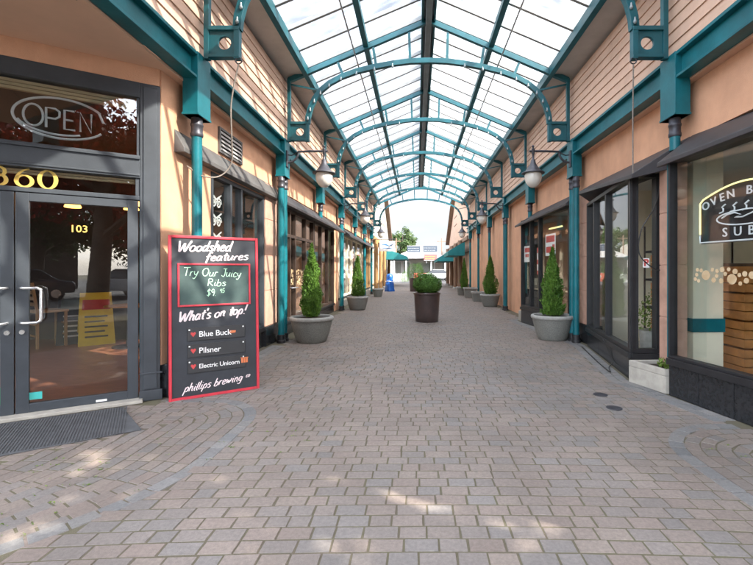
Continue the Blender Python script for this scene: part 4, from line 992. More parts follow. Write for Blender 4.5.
GL = {  # single-stroke brush letters: advance, strokes (x-height 0.55, ascender 1, descender -0.35)
 'W':(0.95,[[(0,1),(0.12,0.4),(0.22,0),(0.36,0.45),(0.46,0.75),(0.52,0.3),(0.62,0),(0.76,0.5),(0.92,1.02)]]),
 'T':(0.62,[[(-0.02,0.98),(0.3,1.0),(0.66,1.03)],[(0.34,1.0),(0.31,0.5),(0.28,0)]]),'O':(0.72,[[(0.36,0.98),(0.1,0.8),(0.04,0.4),(0.25,0.02),(0.52,0.15),(0.62,0.6),(0.48,0.95),(0.3,0.98)]]),
 'J':(0.5,[[(0.15,1),(0.55,1)],[(0.38,1),(0.37,0.3),(0.25,-0.05),(0.02,0.15)]]),'R':(0.6,[[(0.08,0),(0.1,0.5),(0.12,1),(0.42,0.92),(0.4,0.6),(0.12,0.52),(0.3,0.3),(0.52,0)]]),
 'o':(0.50,[[(0.26,0.55),(0.06,0.42),(0.04,0.15),(0.2,0.0),(0.38,0.12),(0.42,0.4),(0.24,0.55)]]),'d':(0.52,[[(0.38,0.45),(0.2,0.52),(0.05,0.3),(0.1,0.03),(0.28,0.06),(0.40,0.4)],[(0.44,1.0),(0.40,0.5),(0.38,0.1),(0.5,0.0)]]),
 's':(0.42,[[(0.36,0.48),(0.2,0.56),(0.08,0.42),(0.22,0.3),(0.34,0.16),(0.2,0.0),(0.02,0.08)]]),'h':(0.50,[[(0.12,1.0),(0.08,0.5),(0.05,0)],[(0.07,0.3),(0.22,0.54),(0.34,0.48),(0.34,0.2),(0.36,0.02),(0.46,0.02)]]),
 'e':(0.45,[[(0.06,0.26),(0.3,0.32),(0.34,0.48),(0.2,0.56),(0.06,0.36),(0.08,0.08),(0.24,0.0),(0.40,0.1)]]),'f':(0.42,[[(0.46,0.92),(0.32,1.02),(0.22,0.8),(0.18,0.3),(0.12,-0.28)],[(0.02,0.5),(0.40,0.56)]]),
 'a':(0.50,[[(0.38,0.45),(0.2,0.56),(0.05,0.34),(0.08,0.04),(0.26,0.06),(0.38,0.4)],[(0.41,0.55),(0.37,0.15),(0.48,0.0)]]),'t':(0.38,[[(0.24,0.9),(0.18,0.4),(0.2,0.05),(0.34,0.04)],[(0.02,0.6),(0.40,0.66)]]),
 'u':(0.52,[[(0.08,0.54),(0.05,0.2),(0.12,0.0),(0.28,0.08),(0.38,0.4)],[(0.41,0.54),(0.38,0.12),(0.48,0.0)]]),'r':(0.40,[[(0.1,0.54),(0.06,0)],[(0.08,0.3),(0.2,0.54),(0.36,0.5)]]),
 'n':(0.52,[[(0.1,0.54),(0.06,0)],[(0.08,0.3),(0.24,0.55),(0.36,0.46),(0.36,0.1),(0.47,0.0)]]),'p':(0.50,[[(0.12,0.54),(0.06,0.0),(0.0,-0.36)],[(0.1,0.35),(0.26,0.56),(0.42,0.38),(0.32,0.06),(0.08,0.06)]]),
 '!':(0.35,[[(0.28,1.08),(0.18,0.35)],[(0.13,0.06),(0.14,0.0)]]),"'":(0.16,[[(0.14,1.02),(0.08,0.78)]]),'l':(0.24,[[(0.16,1.0),(0.08,0.3),(0.12,0.02),(0.22,0.02)]]),'i':(0.24,[[(0.12,0.54),(0.07,0.1),(0.2,0.0)],[(0.15,0.74),(0.155,0.78)]]),
 'b':(0.48,[[(0.14,1.0),(0.06,0.3),(0.06,0.04),(0.28,0.0),(0.40,0.3),(0.26,0.54),(0.08,0.36)]]),'w':(0.66,[[(0.06,0.54),(0.1,0.05),(0.28,0.4),(0.32,0.05),(0.5,0.3),(0.58,0.56)]]),
 'g':(0.50,[[(0.38,0.46),(0.2,0.55),(0.05,0.32),(0.12,0.05),(0.3,0.1),(0.40,0.5),(0.34,-0.1),(0.2,-0.35),(0.0,-0.25)]]),'c':(0.42,[[(0.36,0.44),(0.2,0.55),(0.05,0.3),(0.14,0.0),(0.38,0.1)]]),
 'y':(0.50,[[(0.06,0.54),(0.1,0.2),(0.26,0.12),(0.38,0.4)],[(0.42,0.55),(0.3,0.0),(0.12,-0.36),(-0.02,-0.26)]]),'$':(0.5,[[(0.42,0.78),(0.2,0.86),(0.08,0.64),(0.26,0.48),(0.40,0.28),(0.22,0.06),(0.02,0.16)],[(0.24,1.02),(0.22,-0.08)]]),
 '9':(0.46,[[(0.38,0.75),(0.2,0.95),(0.05,0.7),(0.18,0.48),(0.38,0.62),(0.38,0.4),(0.3,0.0)]]),'5':(0.46,[[(0.42,0.95),(0.12,0.93),(0.1,0.55),(0.32,0.55),(0.40,0.25),(0.2,0.0),(0.02,0.1)]]),'.':(0.2,[[(0.08,0.04),(0.09,0.0)]]),
}
def brush(mb, txt, x, y, size, wd, slant=0.0, rot=0.0, z=0.004, width=None, seed=0, contrast=0.35):
    """hand lettering centred at x, baseline y; width fits the whole line to that length"""
    rnd = random.Random(seed); adv = sum(GL[c][0] if c != ' ' else 0.34 for c in txt); k = (width/(adv*size)) if width else 1.0
    px = -adv*size*k/2
    for c in txt:
        if c == ' ': px += 0.34*size*k; continue
        a_, st_ = GL[c]; dy = rnd.uniform(-0.03, 0.03)*size; sc = size*rnd.uniform(0.94, 1.06)
        for P in st_:
            Q = []
            for i in range(len(P)-1):
                p0, p1, p2, p3 = P[max(i-1,0)], P[i], P[i+1], P[min(i+2,len(P)-1)]
                for q in range(5):
                    t = q/5.0; Q.append(tuple(0.5*((2*p1[j]) + (p2[j]-p0[j])*t + (2*p0[j]-5*p1[j]+4*p2[j]-p3[j])*t*t + (3*p1[j]-p0[j]-3*p2[j]+p3[j])*t**3) for j in (0,1)))
            Q.append(P[-1]); pts_ = []; n_ = len(Q)
            for (u, v) in Q:
                lx = px + u*size*k + v*sc*slant; ly = v*sc + dy
                pts_.append((x + lx*cos(rot) - ly*sin(rot), y + lx*sin(rot) + ly*cos(rot)))
            ws_ = []
            for i in range(n_):
                d_ = (pts_[min(i+1,n_-1)][0]-pts_[max(i-1,0)][0], pts_[min(i+1,n_-1)][1]-pts_[max(i-1,0)][1]); L_ = sqrt(d_[0]**2+d_[1]**2)+1e-9
                ws_.append(wd*(1-contrast+2*contrast*abs(d_[1]/L_))*rnd.uniform(0.9,1.1)*(0.7 if i in (0, n_-1) else 1))
            if sqrt((pts_[0][0]-pts_[-1][0])**2+(pts_[0][1]-pts_[-1][1])**2) < 1e-4 and n_ < 4: continue
            mb2 = MB(lambda a, b, c_, f=mb.xf, z_=z: f(a, b, z_ + c_)); mb2.ribbon(pts_, ws_, 0.0012)
            n0 = len(mb.v); mb.v += mb2.v; mb.f += [tuple(i+n0 for i in f) for f in mb2.f]
        px += a_*size*k
def brush_line(txt, x, y, size, wd, slant, rot, z, width, seed, m, name, contrast=0.3):
    """one part per word, the whole line width long"""
    adv = lambda t: sum(GL[c][0] if c != ' ' else 0.34 for c in t)
    k = width/(adv(txt)*size); px = -width/2
    for i, wd_ in enumerate(txt.split(' ')):
        L = adv(wd_)*size*k; c = px + L/2; w = MB(xfS)
        brush(w, wd_, x + c*cos(rot), y + c*sin(rot), size, wd, slant, rot, z, L, seed+i, contrast); w.build(name, M[m], sb); px += L + 0.34*size*k
brush_line('Woodshed', bw*0.38, 1.612, 0.112, 0.015, 0.32, 0.03, 0.003, 0.55, 1, 'pinkish', 'title_lettering')
brush_line('features', bw*0.63, 1.512, 0.092, 0.014, 0.32, 0.05, 0.004, 0.46, 20, 'pinkish', 'title_lettering')
brush_line("What's on top!", bw*0.47, 0.865, 0.110, 0.014, 0.34, 0.075, 0.003, 0.70, 30, 'pinkish', 'title_lettering')
brush_line('phillips brewing', bw*0.47, 0.10, 0.085, 0.0085, 0.40, 0.07, 0.003, 0.60, 40, 'pinkish', 'title_lettering')
brush_line('co', bw*0.86, 0.15, 0.05, 0.006, 0.4, 0.07, 0.003, 0.045, 50, 'pinkish', 'title_lettering')
brush_line('Try Our Juicy', bw*0.47, 1.33, 0.09, 0.0075, 0.12, -0.035, 0.0065, 0.60, 60, 'mint', 'chalk_lettering', 0.15)
brush_line('Ribs', bw*0.51, 1.22, 0.082, 0.0075, 0.12, 0.0, 0.0065, 0.20, 70, 'mint', 'chalk_lettering', 0.15)
brush_line('$9.', bw*0.45, 1.11, 0.082, 0.0075, 0.12, 0.0, 0.0065, 0.10, 80, 'mint', 'chalk_lettering', 0.15)
brush_line('95', bw*0.57, 1.14, 0.05, 0.005, 0.12, 0.0, 0.0065, 0.05, 90, 'mint', 'chalk_lettering', 0.15)
for i, (nm_, zc) in enumerate((('Blue Buck', 0.695), ('Pilsner', 0.515), ('Electric Unicorn', 0.345))):
    MB(xfS).box(0.175, bw-0.155, zc-0.072, zc+0.072, 0.0012, 0.012).build('tap_plate', M['blackm'], sb, bevel=0.003)
    w = MB(xfS); text(w, nm_, 0.285, zc-0.005, 0.088 if i < 2 else 0.068, z=0.0145, align='LEFT', bold=0.0005, space=0.95); w.build('tap_lettering', M['white'], sb)
    w = MB(xfS); hx, hz = 0.232, zc
    w.add([(hx,hz-0.03,0.0145),(hx-0.026,hz+0.008,0.0145),(hx-0.022,hz+0.022,0.0145),(hx-0.011,hz+0.025,0.0145),(hx,hz+0.014,0.0145),(hx+0.011,hz+0.025,0.0145),(hx+0.022,hz+0.022,0.0145),(hx+0.026,hz+0.008,0.0145)], [(0,1,2,3,4,5,6,7)])
    w.build('heart_mark', M['redink'], sb)
    if i == 0:
        w = MB(xfS); w.add([(0.60,zc-0.018,0.0145),(0.665,zc-0.014,0.0145),(0.67,zc+0.010,0.0145),(0.605,zc+0.014,0.0145)], [(0,1,2,3)])
        w.build('orange_mark', M['orangeink'], sb)
    s_ = MB(xfS)
    for (sx_, sz_) in ((0.195, 0.05), (bw-0.178, 0.05)): s_.box(sx_-0.007, sx_+0.007, zc+sz_-0.007, zc+sz_+0.007, 0.0125, 0.016)
    s_.build('screw', M['white'], sb)
w = MB(xfS)
for k in range(3): w.box(0.725+k*0.026, 0.745+k*0.026, 0.325, 0.375, 0.0125, 0.0145)
w.box(0.718, 0.803, 0.377, 0.386, 0.0125, 0.0145); w.build('orange_mark', M['orangeink'], sb)

# ------------------------------------------------------------------ mat, covers, cables
mt = MB(xfD); rnd = random.Random(9)
mt.prism([(-2.35, 0, 0.10), (-0.33, 0, 0.16), (-0.16, 0, 0.98), (-2.3, 0, 1.10)], (0, 0.006, 0))
for k in range(95):
    u = -2.30 + k*0.0215
    if u < -0.30: mt.prism([(u, 0.006, 0.17), (u+0.010, 0.006, 0.17), (u+0.012, 0.006, 1.0), (u+0.002, 0.006, 1.0)], (0, 0.006, 0))
mt.v = [Vector((v.x, v.y, v.z + 0.003)) for v in mt.v]
o = mt.build('door_mat', M['rubber'], base=xfD(-1.2, 0, 0.5)); tag(o, 'dark ribbed rubber mat lying on the pavers before the bar doors', 'door mat')
for i, (x, y) in enumerate(((2.06, 4.72), (2.00, 4.26))):
    q = MB(); q.lathe([(0.0,-0.01),(0.078,-0.01),(0.078,0.003),(0.062,0.0055),(0.0,0.0055)], (x, y, 0), 20); o = q.build('valve_cover', M['iron'], smooth=40, base=(x,y,0))
    tag(o, ['round iron cover in the pavers, farther of the two by the right-hand bays', 'round iron cover in the pavers, nearer of the two by the right-hand bays'][i], 'utility cover', 'iron covers set in the pavers')
def cable(name, pts, r, m, label, cat, seg=8):
    P = [Vector(p) for p in pts]; out_ = []
    for i in range(len(P)-1):
        p0, p1, p2, p3 = P[max(i-1,0)], P[i], P[i+1], P[min(i+2,len(P)-1)]
        for k in range(8):
            t = k/8
            out_.append(0.5*((2*p1) + (p2-p0)*t + (2*p0-5*p1+4*p2-p3)*t*t + (3*p1-p0-3*p2+p3)*t**3))
    out_.append(P[-1]); q = MB(); q.tube(out_, r, 6)
    o = q.build(name, M[m], smooth=60, base=pts[0]); tag(o, label, cat); return o
cable('power_cable', [(3.05,5.24,2.55),(2.95,5.20,2.2),(2.80,5.24,1.9),(2.78,5.25,1.6),(2.93,5.2,1.42),(3.04,5.18,1.40)], 0.007, 'cable', 'black cable hanging in a slack loop beside the no-parking sticker bay', 'cable')
cable('floor_cable', [(2.86,6.45,0.33),(2.84,6.1,0.1),(2.72,5.95,0.02),(2.62,5.7,0.02),(2.72,6.3,0.015),(2.98,7.6,0.02)], 0.007, 'cable', 'thin black cable trailing on the ground along the bay base', 'cable')
cable('hanging_rope', [(mir(-1,2.56),4.97,3.84),(-2.22,5.02,3.4),(-2.25,5.1,3.0),(-2.30,5.2,2.72),(-2.42,5.15,2.55),(-2.56,5.0,2.52),(-2.70,4.93,2.62)], 0.009, 'rope', 'grey twisted rope hanging from the left bracket ring and looped to the column', 'rope')
cable('hanging_chain', [(2.56,4.97,3.84),(2.56,4.98,3.2),(2.56,4.98,2.55)], 0.008, 'rope', 'thin chain hanging straight from the right bracket ring', 'chain')
for s, lb in ((1,'small iron ring under the right-hand near bracket'), (-1,'small iron ring under the left-hand near bracket')):
    x = mir(s, 2.56); q = MB(); q.tube([(x+0.036*cos(2*pi*k/16), 4.97, 3.875+0.036*sin(2*pi*k/16)) for k in range(17)], 0.008, 6)
    o = q.build('hook_ring', M['iron'], smooth=60, base=(x,4.97,3.87)); tag(o, lb, 'ring', 'rings under the near brackets')

# ------------------------------------------------------------------ neon sign of the right-hand bay
ns = thing('neon_sign', xfA(0.70, 1.9, -0.10), 'large dark OVEN BAKED SUBS neon sign hanging in the right-hand bay window', 'neon sign')
nx0, nx1, nz0, nz1 = 0.32, 1.34, 1.67, 2.12
arc = [(nx0 + (nx1-nx0)*t/20, nz1 + 0.13*sin(pi*t/20)) for t in range(21)]
MB(xfA).prism([(x, y, -0.13) for x, y in [(nx0, nz0), (nx1, nz0)] + arc[::-1]], (0,0,0.012)).build('backing', M['blackm'], ns)
t = MB(xfA); t.tube([(x, y, -0.095) for x, y in [(nx0+0.012, nz1-0.35)] + [(nx0+0.012, nz1-0.03)] + [(a, b-0.012) for a, b in arc[1:-1]] + [(nx1-0.012, nz1-0.03), (nx1-0.012, nz1-0.35)]], 0.009, 8); t.build('arched_tube', M['neony'], ns, smooth=60)
t = MB(xfA); t.tube([(nx0+0.012, nz1-0.36, -0.095), (nx0+0.015, nz0+0.012, -0.095), (nx1-0.015, nz0+0.012, -0.095), (nx1-0.012, nz1-0.36, -0.095)], 0.009, 8); t.build('lower_tube', M['neon'], ns, smooth=60)
w = MB(xfA); cxs = (nx0+nx1)/2
s_ = 'OVEN BAKED'
for i, ch in enumerate(s_):
    if ch == ' ': continue
    u = (i - 4.5)/4.5; text(w, ch, cxs + u*0.42, 2.055 + 0.085*(1-u*u) , 0.115, z=-0.09, rot=-u*0.30)
for i, ch in enumerate('SUBS'): text(w, ch, cxs + (i-1.5)*0.135, 1.765, 0.125, z=-0.09)
vv, ff = w.v, w.f
nb = Vector(xfA(0,0,0.008)) - Vector(xfA(0,0,0))
k0 = len(w.v); w.v = vv + [v + nb for v in vv]; w.f = ff + [tuple(i + k0 for i in f) for f in ff]
w.build('letters', M['neon'], ns)
t = MB(xfA)
t.tube([(x, y, -0.095) for x, y in arc_pts(cxs, 1.90, 0.30, 0.07, 0, 360, 30)], 0.008, 8)
t.tube([(cxs-0.24,1.91,-0.09),(cxs-0.18,1.94,-0.09),(cxs-0.10,1.95,-0.09),(cxs-0.04,1.925,-0.09),(cxs-0.10,1.905,-0.09),(cxs-0.02,1.90,-0.09),(cxs+0.12,1.945,-0.09),(cxs+0.22,1.92,-0.09)], 0.008, 8)
t.build('sub_outline', M['neon'], ns, smooth=60)
for i in range(5):
    x = cxs - 0.24 + i*0.12
    t = MB(xfA); t.tube([(x-0.03,1.965,-0.095),(x+0.012,1.975,-0.095),(x+0.012,2.005,-0.095),(x-0.004,2.02,-0.095),(x+0.035,2.045,-0.095)], 0.008, 8); t.build('steam_tube', M['neon'], ns, smooth=60)
# log-end print on the glass of the bays
def logs(xf, x0, x1, zc, hh, label, seed, z=-0.0405):
    rnd = random.Random(seed); r = thing('log_print', xf((x0+x1)/2, zc, z), label, 'window decal', 'log-end prints on the shop windows'); placed = []
    for _ in range(900):
        R = rnd.choice((0.05,0.042,0.034,0.026,0.02)); x = rnd.uniform(x0+R, x1-R); y = rnd.uniform(zc-hh+R, zc+hh-R)
        if all((x-a)**2+(y-b)**2 > (R+c+0.003)**2 for a, b, c in placed) and len(placed) < 60: placed.append((x, y, R))
    for (x, y, R) in placed:
        w = MB(xf); n = 14; w.prism([(x+R*cos(2*pi*k/n)*rnd.uniform(0.94,1.04), y+R*sin(2*pi*k/n), z) for k in range(n)], (0,0,0)) if False else None
        ring = [(x+R*cos(2*pi*k/n)*rnd.uniform(0.94,1.04), y+R*sin(2*pi*k/n)) for k in range(n)]
        w.add([(a, b, z) for a, b in ring] + [(a, b, z+0.0015) for a, b in ring], [tuple(range(n-1,-1,-1)), tuple(range(n, 2*n))] + [(k, (k+1) % n, n+(k+1) % n, n+k) for k in range(n)])
        w.build('log_end', M['log_face'], r)
logs(xfA, 0.30, 1.30, 1.34, 0.09, 'band of log-end circles on the glass below the neon sign', 41)
logs(xfW(8.52), 0.90, 2.0, 1.22, 0.20, 'tall cluster of log-end circles on the dark left-hand bronze front', 42)
tag(MB(plane_xf((2.712, 5.318, 0), (1,0,0))).box(0.17, 0.25, 1.43, 1.55, -0.041, -0.038).build('parking_sticker', M['white'], base=(2.9,5.32,1.5)), 'small white sticker with a red letter P on the end glass of the bay', 'sticker')
w = MB(plane_xf((2.712, 5.318, 0), (1,0,0))); text(w, 'P', 0.21, 1.49, 0.115, z=-0.037, bold=0.006)
o = w.build('letter', M['posterred'], bpy.data.objects['parking_sticker'])

# ------------------------------------------------------------------ open street beyond the arcade
def log_post(loc, h, r, m, label, group):
    o = thing('log_post', loc, label, 'timber post', group); rnd = random.Random(int(loc[1]*10))
    q = MB(); q.tube([(loc[0]+rnd.uniform(-0.012,0.012), loc[1], loc[2]+h*k/6) for k in range(7)], [r*rnd.uniform(0.94,1.05) for k in range(7)], 14); q.build('shaft', M[m], o, smooth=50)
    q = MB(); q.lathe([(r*1.5,0),(r*1.5,0.10),(r*1.2,0.14),(0,0.14)], loc, 14); q.build('foot', M['rim'], o); return o
def far_shop(s, y0, y1, apex, label, wallm, postm):
    """row of timber-fronted shops; gable in the wall plane with its peak at y = apex"""
    x = mir(s, 3.30); r = thing('timber_shop', (x, y0, 0), label, 'building')
    q = MB(); q.prism([(x, y0, 0), (x, y1, 0), (x, y1, 4.2), (x, apex, 7.6), (x, y0, 5.4)], (s*5.5, 0, 0)); q.build('wall', M[wallm], r)
    q = MB(); q.bar([(x-s*0.10, y1+0.3, 4.05), (x-s*0.10, apex, 7.75), (x-s*0.10, y0-0.1, 5.45)], 0.5, 0.22, wide=(1,0,0)); q.build('roof_edge', M['brownlog'], r)
    q = MB(); q.bar([(x-s*0.14, y0+0.1, 3.4), (x-s*0.14, y1-0.2, 3.4)], 0.16, 0.24, wide=(1,0,0)); q.build('timber_beam', M[postm], r)
    n = 4; st = (y1-y0-0.8)/n
    for i in range(n):
        a = y0+0.5+i*st; xf = plane_xf((x-s*0.005, a if s < 0 else a+st-0.35, 0), (0, -s, 0))
        shop_window(r, xf, 0, st-0.35, 0, 0.45, 2.6, mull=((st-0.35)/2,), fw=0.07, frame=postm, base=wallm, gl='glassd')
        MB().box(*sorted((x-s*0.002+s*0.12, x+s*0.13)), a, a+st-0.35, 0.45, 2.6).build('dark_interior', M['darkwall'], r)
    q = MB()
    for zz in (5.2, 5.9):
        q.box(*sorted((x-s*0.02, x+s*0.02)), apex-1.2, apex+1.2, zz, zz+0.06)
    q.build('gable_trim', M[postm], r); return r
far_shop(-1, 25.7, 43.0, 36.0, 'far left timber shop with pale gable and golden log posts', 'pale', 'logwood')
far_shop(1, 25.7, 43.0, 36.0, 'far right timber shop with peach gable and brown log posts', 'siding', 'brownlog')
for i, y in enumerate((26.2, 29.5, 33.0, 38.0)):
    log_post((mir(-1, 3.0), y, 0), 3.35, 0.13, 'logwood', ['golden log post nearest, below the hanging blue sign', 'golden log post beside the blue bundle', 'golden log post near the left teal awning', 'golden log post farthest along on the left'][i], 'golden log posts on the far left')
for i, y in enumerate((27.8, 31.0, 34.5, 39.0)):
    log_post((mir(1, 2.85), y, 0), 3.35, 0.15, 'brownlog', ['brown log post nearest, behind the far square planter', 'brown log post under the near right awning', 'brown log post second from the street on the right', 'brown log post closest to the street on the right'][i], 'brown log posts on the far right')
def awning(s, y0, y1, proj, zt, zb, label):
    x = mir(s, 3.0); r = thing('awning', (x, y0, zt), label, 'awning', 'teal canvas awnings')
    q = MB(); n = 10
    sec = [(x - s*proj*k/n, zt - (zt-zb)*(k/n)**1.25) for k in range(n+1)]
    q.prism([(a, y0, b) for a, b in sec] + [(x-s*proj, y0, zb-0.24), (x, y0, zb-0.24)], (0, y1-y0, 0))
    q.build('canvas', M['awning'], r, smooth=25)
    for yy in (y0+0.05, (y0+y1)/2, y1-0.05):
        q = MB(); q.tube([(x, yy, zb-0.02), (x-s*proj*0.96, yy, zb-0.05)], 0.018, 6); q.build('frame_arm', M['bar'], r)
    return r
awning(-1, 34.0, 39.5, 1.75, 3.05, 2.50, 'teal canvas awning on the far left above golden posts')
awning(1, 26.3, 30.3, 1.05, 3.15, 2.55, 'teal canvas awning on the far right, the nearer and higher-looking one')
awning(1, 31.5, 38.0, 1.45, 2.95, 2.30, 'teal canvas awning on the far right, the farther one towards the street')
sg = thing('hanging_sign', (-2.0, 25.9, 3.3), 'white hanging sign with blue swoosh at the left end of the arcade', 'sign')
MB().box(-2.32, -1.36, 25.9, 25.95, 2.56, 3.18).build('board', M['white'], sg, bevel=0.01)
w = MB(plane_xf((-2.32, 25.897, 2.56), (1,0,0)))
w.ribbon([(0.10,0.34),(0.25,0.43),(0.42,0.40),(0.60,0.33),(0.86,0.42)], [0.02,0.07,0.09,0.06,0.01], 0.004); w.ribbon([(0.2,0.17),(0.5,0.19),(0.8,0.17)], [0.03,0.05,0.03], 0.004); w.build('swoosh', M['signblue'], sg)
w = MB(); w.tube([(-2.7,25.92,3.30),(-1.36,25.92,3.30)], 0.02, 8); w.tube([(-2.2,25.92,3.30),(-2.2,25.92,3.17)],0.008,6); w.tube([(-1.5,25.92,3.30),(-1.5,25.92,3.17)],0.008,6); w.build('bracket_arm', M['iron'], sg)
bb = MB(); rnd = random.Random(4); ph = [rnd.uniform(0,6) for _ in range(6)]
bb.lathe([(0.0,0.0),(0.30,0.0),(0.315,0.05),(0.27,0.30),(0.285,0.48),(0.24,0.66),(0.20,0.80),(0.215,0.95),(0.17,1.08),(0.08,1.15),(0.0,1.16)], (-1.80, 27.6, 0), 36, jit=lambda k, z: 0.09*sin(k*0.7+ph[0]+z*5)+0.06*sin(k*1.9+ph[1]-z*7))
bt = thing('wrapped_bundle', (-1.80, 27.6, 0), 'bright blue tarpaulin bundle tied upright on the left of the far passage', 'bundle')
bb.build('tarpaulin', M['blue'], bt, smooth=30)
w = MB(); w.tube([(-1.8+0.262*cos(2*pi*k/20), 27.6+0.262*sin(2*pi*k/20), 0.66+0.02*sin(k)) for k in range(21)], 0.014, 6); w.build('tie_cord', M['white'], bt)
# street front across the end
M['fwhite'] = mat('darkened_white_paint', (0.42,0.415,0.40), 0.6, 0, 0.08, 3)  # white paint with its colour lowered to offset the sun on these fronts
st = thing('street_building', (1, 56, 0), 'pale low street building closing the view beyond the arcade', 'building')
q = MB(); q.box(-16, -3.2, 56, 66, 0, 4.6); q.box(3.9, 18, 56, 66, 0, 4.2); q.box(-3.2, 3.9, 58.5, 66, 0, 3.1); q.build('wall', M['pale'], st)
q = MB(); q.box(-3.2, 3.9, 55.8, 58.5, 2.95, 3.15); q.build('porch_roof', M['fwhite'], st)
q = MB(); q.prism([(-3.4,55.6,4.6),(3.2-6.6,66.2,4.6),(-16.4,66.2,4.6),(-16.4,55.6,4.6)], (0,0,0.2)); q.build('left_roof', M['bar'], st)
q = MB(); q.prism([(-3.3,57.5,3.15),(4.1,57.5,3.15),(0.4,57.5,4.75)], (0,6,0)); q.build('porch_gable', M['flash'], st)
for i, (a, b) in enumerate(((-3.0,-2.2),(-1.9,-1.0),(2.5,3.6))):
    f = MB(); f.box(a-0.08, a, 58.42, 58.5, 0.0, 2.5); f.box(b, b+0.08, 58.42, 58.5, 0, 2.5); f.box(a-0.08, b+0.08, 58.42, 58.5, 2.5, 2.6); w = f.build('door', M['fwhite'], st)
    MB().box(a, b, 58.46, 58.49, 0.05, 2.5).build('pane', M['glassd'], w)
MB().box(-0.6, 2.3, 58.455, 58.49, 0.5, 2.4).build('street_window', M['glassd'], st)
for i, x in enumerate((-3.05, -1.45, 1.9, 3.75)):
    q = MB(); q.box(x-0.09, x+0.09, 55.9, 56.08, 0, 2.95); q.box(x-0.14, x+0.14, 55.85, 56.13, 0, 0.25); q.build('porch_post', M['fwhite'], st)
def fascia_sign(x0, x1, z0, z1, m, label, lines, lm):
    r = thing('fascia_sign', ((x0+x1)/2, 55.5, z0), label, 'sign'); MB().box(x0, x1, 55.55, 55.65, z0, z1).build('board', M[m], r)
    f = MB(); f.box(x0-0.05, x1+0.05, 55.53, 55.66, z1, z1+0.06); f.box(x0-0.05, x1+0.05, 55.53, 55.66, z0-0.06, z0); f.build('frame', M['fwhite'], r)
    q = MB(); h = (z1-z0)/(lines+0.6)
    rnd = random.Random(int(x0*10))
    for k in range(lines):
        x = x0+0.15
        while x < x1-0.25:
            ww = rnd.uniform(0.06,0.14); q.box(x, min(x+ww, x1-0.12), 55.54, 55.55, z0+h*(k+0.60), z0+h*(k+0.74)); x += ww+0.07
    q.build('lettering', M[lm], r)
    for x in (x0+0.3, x1-0.3): MB().tube([(x,55.7,z0-0.4),(x,55.7,z1+0.1)], 0.04, 8).build('stay', M['bar'], r)
    return r
fascia_sign(-1.30, 0.45, 3.75, 4.55, 'signdark', 'dark sign with rows of pale lettering, left one of the pair above the far porch', 2, 'fwhite')
fascia_sign(0.80, 2.65, 3.80, 4.60, 'signdark', 'dark sign with rows of pale lettering, right one of the pair above the far porch', 2, 'fwhite')
fascia_sign(0.95, 2.65, 2.70, 3.45, 'posterred', 'red and yellow sign under the dark pair above the far porch', 2, 'yellow')
fn = thing('picket_fence', (0.3, 50, 0), 'low white picket fence across the far end of the passage', 'fence')
for z in (0.25, 0.75): MB().box(-2.9, -1.2, 50.0, 50.04, z, z+0.08).build('rail', M['fwhite'], fn)
q = MB()
for k in range(15): q.box(-2.9+k*0.12, -2.83+k*0.12, 49.97, 50.0, 0.05, 1.0)
q.build('pickets', M['fwhite'], fn).name = 'picket_row'

# ------------------------------------------------------------------ trees
def tree(loc, h, cw, m, label, seed, n=9000, leaf=(0.10,0.22), trunk_h=0.3, group=None):
    r = thing('broadleaf_tree', loc, label, 'tree', group); rnd = random.Random(seed); X, Y, Z = loc
    tk = MB(); tk.tube([(X,Y,Z-0.2),(X+0.02*h,Y,Z+h*0.25),(X,Y+0.01*h,Z+h*0.55),(X,Y,Z+h*0.85)], [h*0.03,h*0.024,h*0.015,h*0.004], 10)
    tips = []
    for i in range(11):
        a = rnd.uniform(0, 2*pi); z0_ = h*rnd.uniform(trunk_h, 0.6); L = cw*rnd.uniform(0.28, 0.48); z1_ = z0_ + h*rnd.uniform(0.08, 0.3)
        p1 = (X+L*0.5*cos(a), Y+L*0.5*sin(a), Z+z0_+(z1_-z0_)*0.6); p2 = (X+L*cos(a), Y+L*sin(a), Z+z1_)
        tk.tube([(X,Y,Z+z0_), p1, p2], [h*0.011,h*0.007,h*0.002], 6); tips += [p1, p2]
    tk.build('trunk', M['bark'], r, smooth=60)
    blobs = []
    for i in range(34):
        if i < len(tips): c = Vector(tips[i])
        else:
            a = rnd.uniform(0, 2*pi); t = rnd.uniform(0.25, 1); R = cw/2*sqrt(rnd.random())*(1.05-0.6*abs(t-0.5))
            c = Vector((X+R*cos(a), Y+R*sin(a), Z+h*(trunk_h+(0.95-trunk_h)*t)))
        blobs.append((c, rnd.uniform(0.10,0.19)*cw, rnd.uniform(0.2,0.85)))
    pts = []
    for i in range(n):
        c, R, tn = rnd.choice(blobs); d = Vector((rnd.gauss(0,1), rnd.gauss(0,1), rnd.gauss(0,0.8))).normalized()
        p = c + d*R*rnd.random()**0.45; pts.append((tuple(p), tuple(d+Vector((0,0,0.4))), 1, tn))
    leaves('crown', M[m], pts, r, loc, leaf, 0.6, seed); return r
tree((-2.35, 62+7, 0), 8.6, 4.6, 'leaf_tree', 'dark green tree rising behind the far left roofs', 51, 5000, (0.2,0.4))
tree((-6.5, 74, 0), 8.2, 6.0, 'leaf_tree', 'broad green tree farther left behind the street building', 52, 4000, (0.2,0.4))
